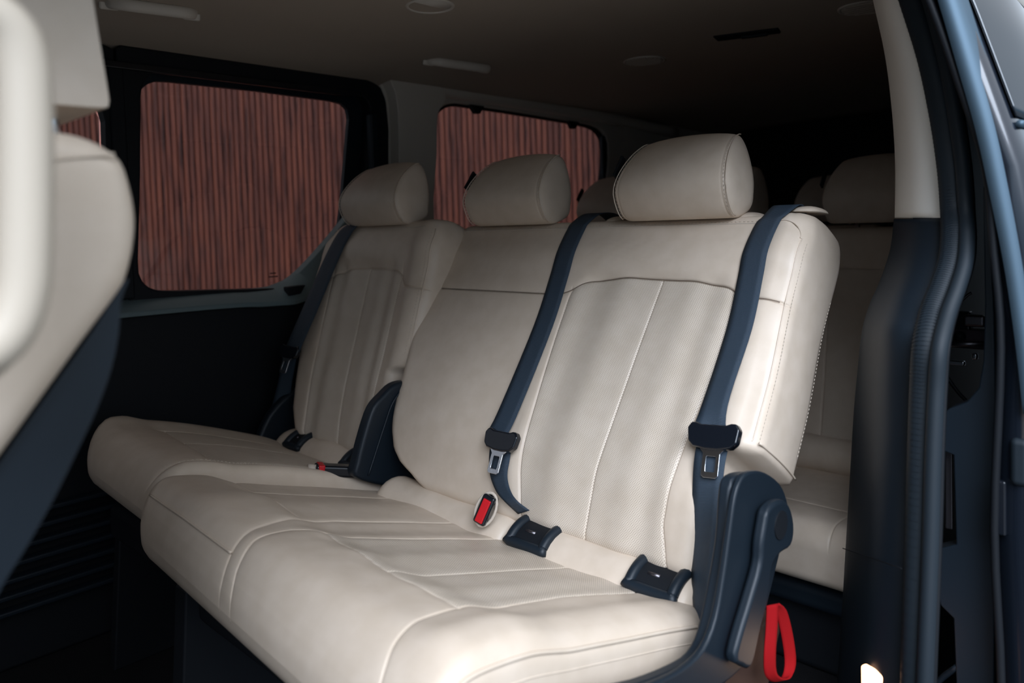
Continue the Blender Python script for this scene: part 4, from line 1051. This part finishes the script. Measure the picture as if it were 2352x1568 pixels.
# middle belt
sb2 = thing('seat_belt', 'black seat belt between the two bench headrests, running down the middle', 'seat belt', (0.95, 0.97, -0.55))
tk = [tz(z) for z in (-0.388, -0.345, -0.20, -0.108, -0.06)]+[TL-0.030, TL-0.012]
belt_on(PB_, 'webbing', sb2, tk, [1.002, 1.004, 1.012, 1.026, 1.030, 1.034, 1.034], [0.954, 0.956, 0.964, 0.978, 0.982, 0.986, 0.986], 0.004,
        tail=([(1.300, 1.030, 0.0225), (1.34, 1.022, 0.022), (1.37, 1.016, 0.004)], [(1.300, 0.982, 0.0225), (1.34, 0.974, 0.022), (1.37, 0.968, 0.004)]))
tongue(sb2, onX(1152, 1012, 0.956), (0, -1, 0), tdir, ndir, tilt=0.02, w=0.080, h=0.038)
Lq = [onX(x, y, Xv) for x, y, Xv in [(1130,1000,.972),(1124,1045,.960),(1126,1090,.944),(1140,1128,.932),(1160,1152,.925),(1190,1180,.935)]]
Rq = [onX(x, y, Xv) for x, y, Xv in [(1175,1000,.972),(1172,1045,.960),(1165,1090,.944),(1172,1125,.932),(1188,1150,.925),(1216,1172,.935)]]
ribbon('lower_webbing', Lq, Rq, M['web'], sb2)
# far belt
sb3 = thing('seat_belt', 'black seat belt over the window-side shoulder of the single seat', 'seat belt', (0.95, 1.85, -0.6))
def on_back(x, y, off):
    X = 1.12
    for _ in range(40):
        p = onX(x, y, X); X = 0.5*X+0.5*(float(np.interp(p[2], pf.P[:, 1], pf.P[:, 0]))-off)
    return onX(x, y, X)
Lq = [on_back(x, y, o_) for x, y, o_ in [(792,520,.006),(770,545,.012),(742,600,.014),(716,660,.014),(690,720,.016),(668,770,.020),(654,803,.022)]]
Rq = [on_back(x, y, o_) for x, y, o_ in [(822,518,.006),(800,548,.012),(774,604,.014),(749,664,.014),(723,726,.016),(701,776,.020),(687,808,.022)]]
Lq = [Lq[0]+np.array([0.09, 0.0, 0.006]), Lq[0]+np.array([0.04, 0.0, 0.012])]+Lq; Rq = [Rq[0]+np.array([0.09, 0.0, 0.006]), Rq[0]+np.array([0.04, 0.0, 0.012])]+Rq
ribbon('webbing', [np.array(p) for p in Lq], [np.array(p) for p in Rq], M['web'], sb3)
cT = on_back(665, 808, 0.026)
tongue(sb3, cT, (0.10, -1, -0.10), (0.45, 0.05, 0.9), (-0.85, -0.3, 0.4), tilt=0.05, w=0.080, h=0.036)
Lq = [onY(x, y, Yv) for x, y, Yv in [(650,815,1.86),(640,870,1.875),(625,930,1.885),(606,985,1.89)]]
Rq = [onY(x, y, Yv) for x, y, Yv in [(682,815,1.815),(672,870,1.840),(662,930,1.850),(640,985,1.855)]]
ribbon('lower_webbing', Lq, Rq, M['web'], sb3)

# ================================================================== REAR ROWS (in shade)
def simple_row_seat(name, label, x, yc, w, z0=0.0, det=True, group=None):
    st = thing(name, label, 'car seat', (x-0.35, yc, -0.95), group)
    pr = [(x-0.20, -0.66+z0), (x-0.175, -0.58+z0), (x-0.13, -0.45+z0), (x-0.085, -0.30+z0), (x-0.045, -0.15+z0), (x-0.006, -0.020+z0)]
    q = Pad(pr, None, None, None); L_ = q.L; zf = lambda z: float(np.interp(z+z0, q.P[:, 1], q.d))
    a, b = yc-w/2, yc+w/2
    e0 = lambda t: a+0.03*np.clip((np.asarray(t)-(L_-0.05))/0.05, 0, 1)**2
    e1 = lambda t: b-0.03*np.clip((np.asarray(t)-(L_-0.05))/0.05, 0, 1)**2
    hz = const(zf(-0.135)); v1 = pw([0, zf(-0.59), L_], [a+0.115, a+0.13, a+0.085]); v2 = pw([0, L_], [b-0.115, b-0.085])
    g_ = [('h', hz, -9, 9, 0.003, 0.0022), ('v', v1, -1, zf(-0.135), 0.0026, 0.002), ('v', v2, -1, zf(-0.135), 0.0026, 0.002)]
    pd = Pad(pr, e0, e1, lambda t: 0.13+0*np.asarray(t, float), rs=0.03, rf=0.03, Rend=(0.035, 0.07), R0=(0.02, 0.02), grooves=g_, bulge=None, vs=(v1, v2), hs=(hz,))
    pd.build(st, {0: 'backrest', 1: 'perforated_insert'}, lambda sg, tt, vb, hb: 1 if (tt < hb[0] and vb[0] < sg < vb[1]) else 0, step=0.022, mats={1: M['perf']})
    pr2 = [(x-0.19, -0.635+z0), (x-0.30, -0.632+z0), (x-0.45, -0.620+z0), (x-0.58, -0.600+z0), (x-0.66, -0.603+z0)]
    q2 = Pad(pr2, None, None, None, flip=-1); L2 = q2.L
    hz2 = const(L2-0.15); w1 = const(a+0.075); w2 = const(b-0.075)
    pd2 = Pad(pr2, const(a), const(b), lambda t: 0.125+0*np.asarray(t, float), rs=0.03, rf=0.03, Rend=(0.045, 0.03), R0=(0.02, 0.02), flip=-1,
              grooves=[('h', hz2, -9, 9, 0.0026, 0.002), ('v', w1, -9, 99, 0.0022, 0.002), ('v', w2, -9, 99, 0.0022, 0.002)], bulge=None, vs=(w1, w2), hs=(hz2,))
    pd2.build(st, {0: 'seat_cushion'}, None, step=0.022)
    roll(st, a+0.01, b-0.01, c=(x-0.19, -0.60+z0), r=0.045)
    headrest(st, yc, w=0.25, dx=x-1.262, dz=z0-0.022, sc_=1.12, det=False, tab=True, stem=True)
    rbox('seat_base', (x-0.40, yc, -0.775+z0), EX, (0.40, w-0.02, 0.055), M['plastic'], st, bevel=0.02)
    rbox('seat_box', (x-0.38, yc, -0.875), EX, (0.36, w-0.06, 0.15), M['plastic_soft'], st, bevel=0.02)
    return st
X3 = 2.10
r3 = simple_row_seat('third_row_seat', 'shaded beige seat directly behind the bench, beside the door post', X3, 0.690, 0.395)
def copy_tree(o, parent=None):
    c = o.copy(); C.objects.link(c); c.parent = parent
    for ch in list(o.children): copy_tree(ch, c)
    return c
r3b = copy_tree(r3); r3b.location.y += 0.445; tag(r3b, 'middle seat of the third row, mostly hidden behind the near bench headrest', 'car seat')
r3c = copy_tree(r3); r3c.location.y += 0.845; tag(r3c, 'third-row seat by the rear far window, only its dim headrest showing', 'car seat')
r4 = copy_tree(r3); r4.location += Vector((0.85, 0.445, 0.0)); tag(r4, 'very dark fourth-row seat whose headrest shows left of the third-row one', 'car seat')

# ================================================================== CEILING FITTINGS
def grab(name, label, A, B, down, m, r=0.011):
    A, B = np.array(A), np.array(B); t = thing(name, label, 'grab handle', tuple((A+B)/2))
    d = (B-A); L_ = np.linalg.norm(d); d /= L_; dn = np.array(down, float)
    path = [A, A+d*0.006+dn*0.6, A+d*0.030+dn, (A+B)/2+dn*1.02, B-d*0.030+dn, B-d*0.006+dn*0.6, B]
    o = tube('grip', path, r, m, t, seg=14, n=8, flat=0.72, up=dn)
    for q, s_ in ((A, 1), (B, -1)):
        rbox('mount', q-dn*0.02, [d, np.cross(d, dn), dn], (0.038, 0.032, 0.010), m, o, bevel=0.006)
    return t
Mh = M['trim']
def cpt(x, y, guess=1.4):
    Yv = guess
    for _ in range(30):
        z = float(ceil_z(Yv))+0.002; p = onZ(x, y, z); Yv = 0.5*Yv+0.5*min(max(p[1], 0.3), 2.05)
    return p
a_ = cpt(985, 138, 1.6); b_ = cpt(1112, 156, 1.6)
grab('grab_handle', 'folded beige grab handle on the headlining above the gap between the far windows', a_, b_, (-0.004, -0.040, -0.012), Mh, r=0.013)
a_ = cpt(250, 5, 1.4); b_ = cpt(440, 30, 1.4)
grab('grab_handle', 'beige grab handle at the top edge above the far sliding door window', a_, b_, (-0.004, -0.040, -0.012), Mh, r=0.013)
def disc(name, label, x, y, r, slats=0, cat='vent', m=None):
    p = cpt(x, y, 1.0); t = thing(name, label, cat, tuple(p))
    z = p[2]
    o = tube('rim', [(p[0]+r*math.cos(a), p[1]+r*math.sin(a), z-0.001) for a in np.linspace(0, 2*math.pi, 40, endpoint=False)], 0.004, m or M['trim'], t, seg=8, closed=True)
    tube('face', [(p[0], p[1], z+0.004), (p[0], p[1], z-0.002)], r*0.93, m or M['trim'], t, seg=36)
    for k in range(slats):
        xx = (k-(slats-1)/2)*r*1.7/slats; hl = math.sqrt(max(r*r*0.8-xx*xx, 0))
        rbox('vane', (p[0]+xx, p[1], z-0.004), EX, (0.006, 2*hl, 0.006), M['lining'], t, bevel=0.001)
    return t
disc('ceiling_lamp', 'round unlit ceiling lamp at the top centre of the headlining', 988, 12, 0.052, 0, 'lamp')
disc('air_vent', 'round slatted air vent in the headlining above the middle of the van', 1480, 138, 0.062, 6)
disc('air_vent', 'round ceiling air vent beside the top of the beige door post', 1990, 15, 0.060, 6)
p = cpt(1715, 76, 0.8)
rv = thing('ceiling_recess', 'dark oblong recess in the headlining above the near headrest', 'recess', tuple(p))
d_ = cpt(1778, 68, 0.8)-cpt(1655, 84, 0.8); d_ /= np.linalg.norm(d_)
rbox('recess_cup', p+np.array([0, 0, -0.002]), [d_, np.cross((0, 0, 1), d_), (0, 0, 1)], (0.17, 0.055, 0.010), M['plastic_soft'], rv, bevel=0.004)
rbox('latch_bar', p+d_*0.02+np.array([0, 0, -0.010]), [d_, np.cross((0, 0, 1), d_), (0, 0, 1)], (0.07, 0.016, 0.008), M['plastic'], rv, bevel=0.003)

# ================================================================== FRONT SEAT and B-pillar handle (out of focus, at the left)
fs = thing('front_seat', 'pale beige front passenger seat seen from its side at the left edge', 'car seat', (-0.05, 0.75, -0.95))
ft = [(-260,420),(-160,350),(-40,312),(60,300),(130,297),(195,308),(250,332),(292,368),(314,430),(325,500),(320,570),(306,630),(286,672),(200,790),(100,930),(0,1070),(-130,1250),(-300,1480),(-560,1480),(-420,1100),(-330,760)]
prism('backrest', pY(ft, 0.56), 0.56, 1.02, M['leather'], fs, bevel=0.035, smooth_n=3)
sh = [(285,640),(267,690),(262,760),(246,840),(214,930),(165,1035),(110,1145),(50,1250),(0,1330),(-160,1600),(-300,1500),(-140,1240),(0,1040),(100,900),(200,760),(262,660)]
prism('back_shell', pY(sh, 0.585), 0.575, 1.00, M['plastic'], fs, bevel=0.012, smooth_n=3)
hr = [(-190,-160),(-60,-260),(120,-250),(180,-180),(205,-60),(228,80),(250,215),(250,238),(236,248),(100,238),(-60,226),(-150,200),(-200,60)]
prism('headrest', pY(hr, 0.64), 0.64, 0.90, M['leather'], fs, bevel=0.010, smooth_n=3)
for yy, dx in ((0.70, 0), (0.85, 0)):
    c = onY(122, 275, 0.70)
    tube('headrest_post', [(c[0]-0.004, yy, c[2]+0.03), (c[0], yy, c[2]-0.03)], 0.006, M['chrome'], fs, seg=12)
p1 = [onY(x, y, 0.5595) for x, y in [(90,372),(160,362),(225,357),(262,354)]]
tube('top_seam', p1, 0.0012, M['leather'], fs, seg=6, n=4)
prism('seat_cushion', [(-0.62, -0.60), (-0.60, -0.46), (-0.50, -0.42), (-0.22, -0.45), (-0.12, -0.50), (-0.12, -0.60)], 0.56, 1.02, M['leather'], fs, bevel=0.03)
prism('seat_box', [(-0.60, -0.95), (-0.58, -0.60), (-0.10, -0.60), (-0.08, -0.95)], 0.58, 1.00, M['plastic_soft'], fs, bevel=0.02)
Mgh = mat('handle_plastic', (0.50, 0.43, 0.345), 0.5, 0.3)
bh = thing('grab_handle', 'large blurred beige pull handle at the left edge before the front seat', 'grab handle', tuple(onY(40, 860, 0.42)))
hp = [(-110,20),(-60,22),(-10,40),(30,80),(52,140),(60,230),(62,400),(60,560),(52,670),(26,750),(-20,800),(-80,825),(-130,830)]
tube('grip', [onY(x, y, 0.42) for x, y in hp], 0.0115, Mgh, bh, seg=18, n=5, up=(0, 1, 0))
prism('handle_base', pY([(-260,-100),(-110,-40),(-10,-10),(55,60),(85,150),(96,300),(98,600),(94,720),(60,800),(0,865),(-80,905),(-260,930)], 0.45), 0.445, 0.47, Mgh, bh, bevel=0.008, smooth_n=3)
wfr = rbox('wall_front_unseen', (-1.16, 1.16, -0.45), EX, (0.06, 1.8, 1.1), M['plastic_soft'], bevel=0.02); struct(wfr)  # unseen front panel, added to keep daylight off the far seats
ws4 = rbox('window_unseen_front', (-1.16, 1.16, 0.29), EX, (0.006, 1.74, 0.40), M['glass'], bevel=None, smooth=False); struct(ws4)  # unseen windscreen, added with dark tint to cut light from ahead
ws5 = rbox('window_unseen_side', (-0.68, 0.285, 0.07), EX, (0.92, 0.005, 0.60), M['glass'], bevel=None, smooth=False); struct(ws5)  # unseen front door glass, added to dim light on the seats beyond
pil = rbox('trim_5', (-0.21, 0.40, -0.20), EX, (0.10, 0.12, 1.30), M['trim'], bevel=0.02); struct(pil)  # unseen B-pillar, a light blocker narrowed to let sun onto the front seat

# ------------------------------------------------------------------ lift everything so that the ground is at height 0
for o in bpy.data.objects:
    if o.parent is None and o != cam and o.type != 'LIGHT':
        o.location.z += GZ
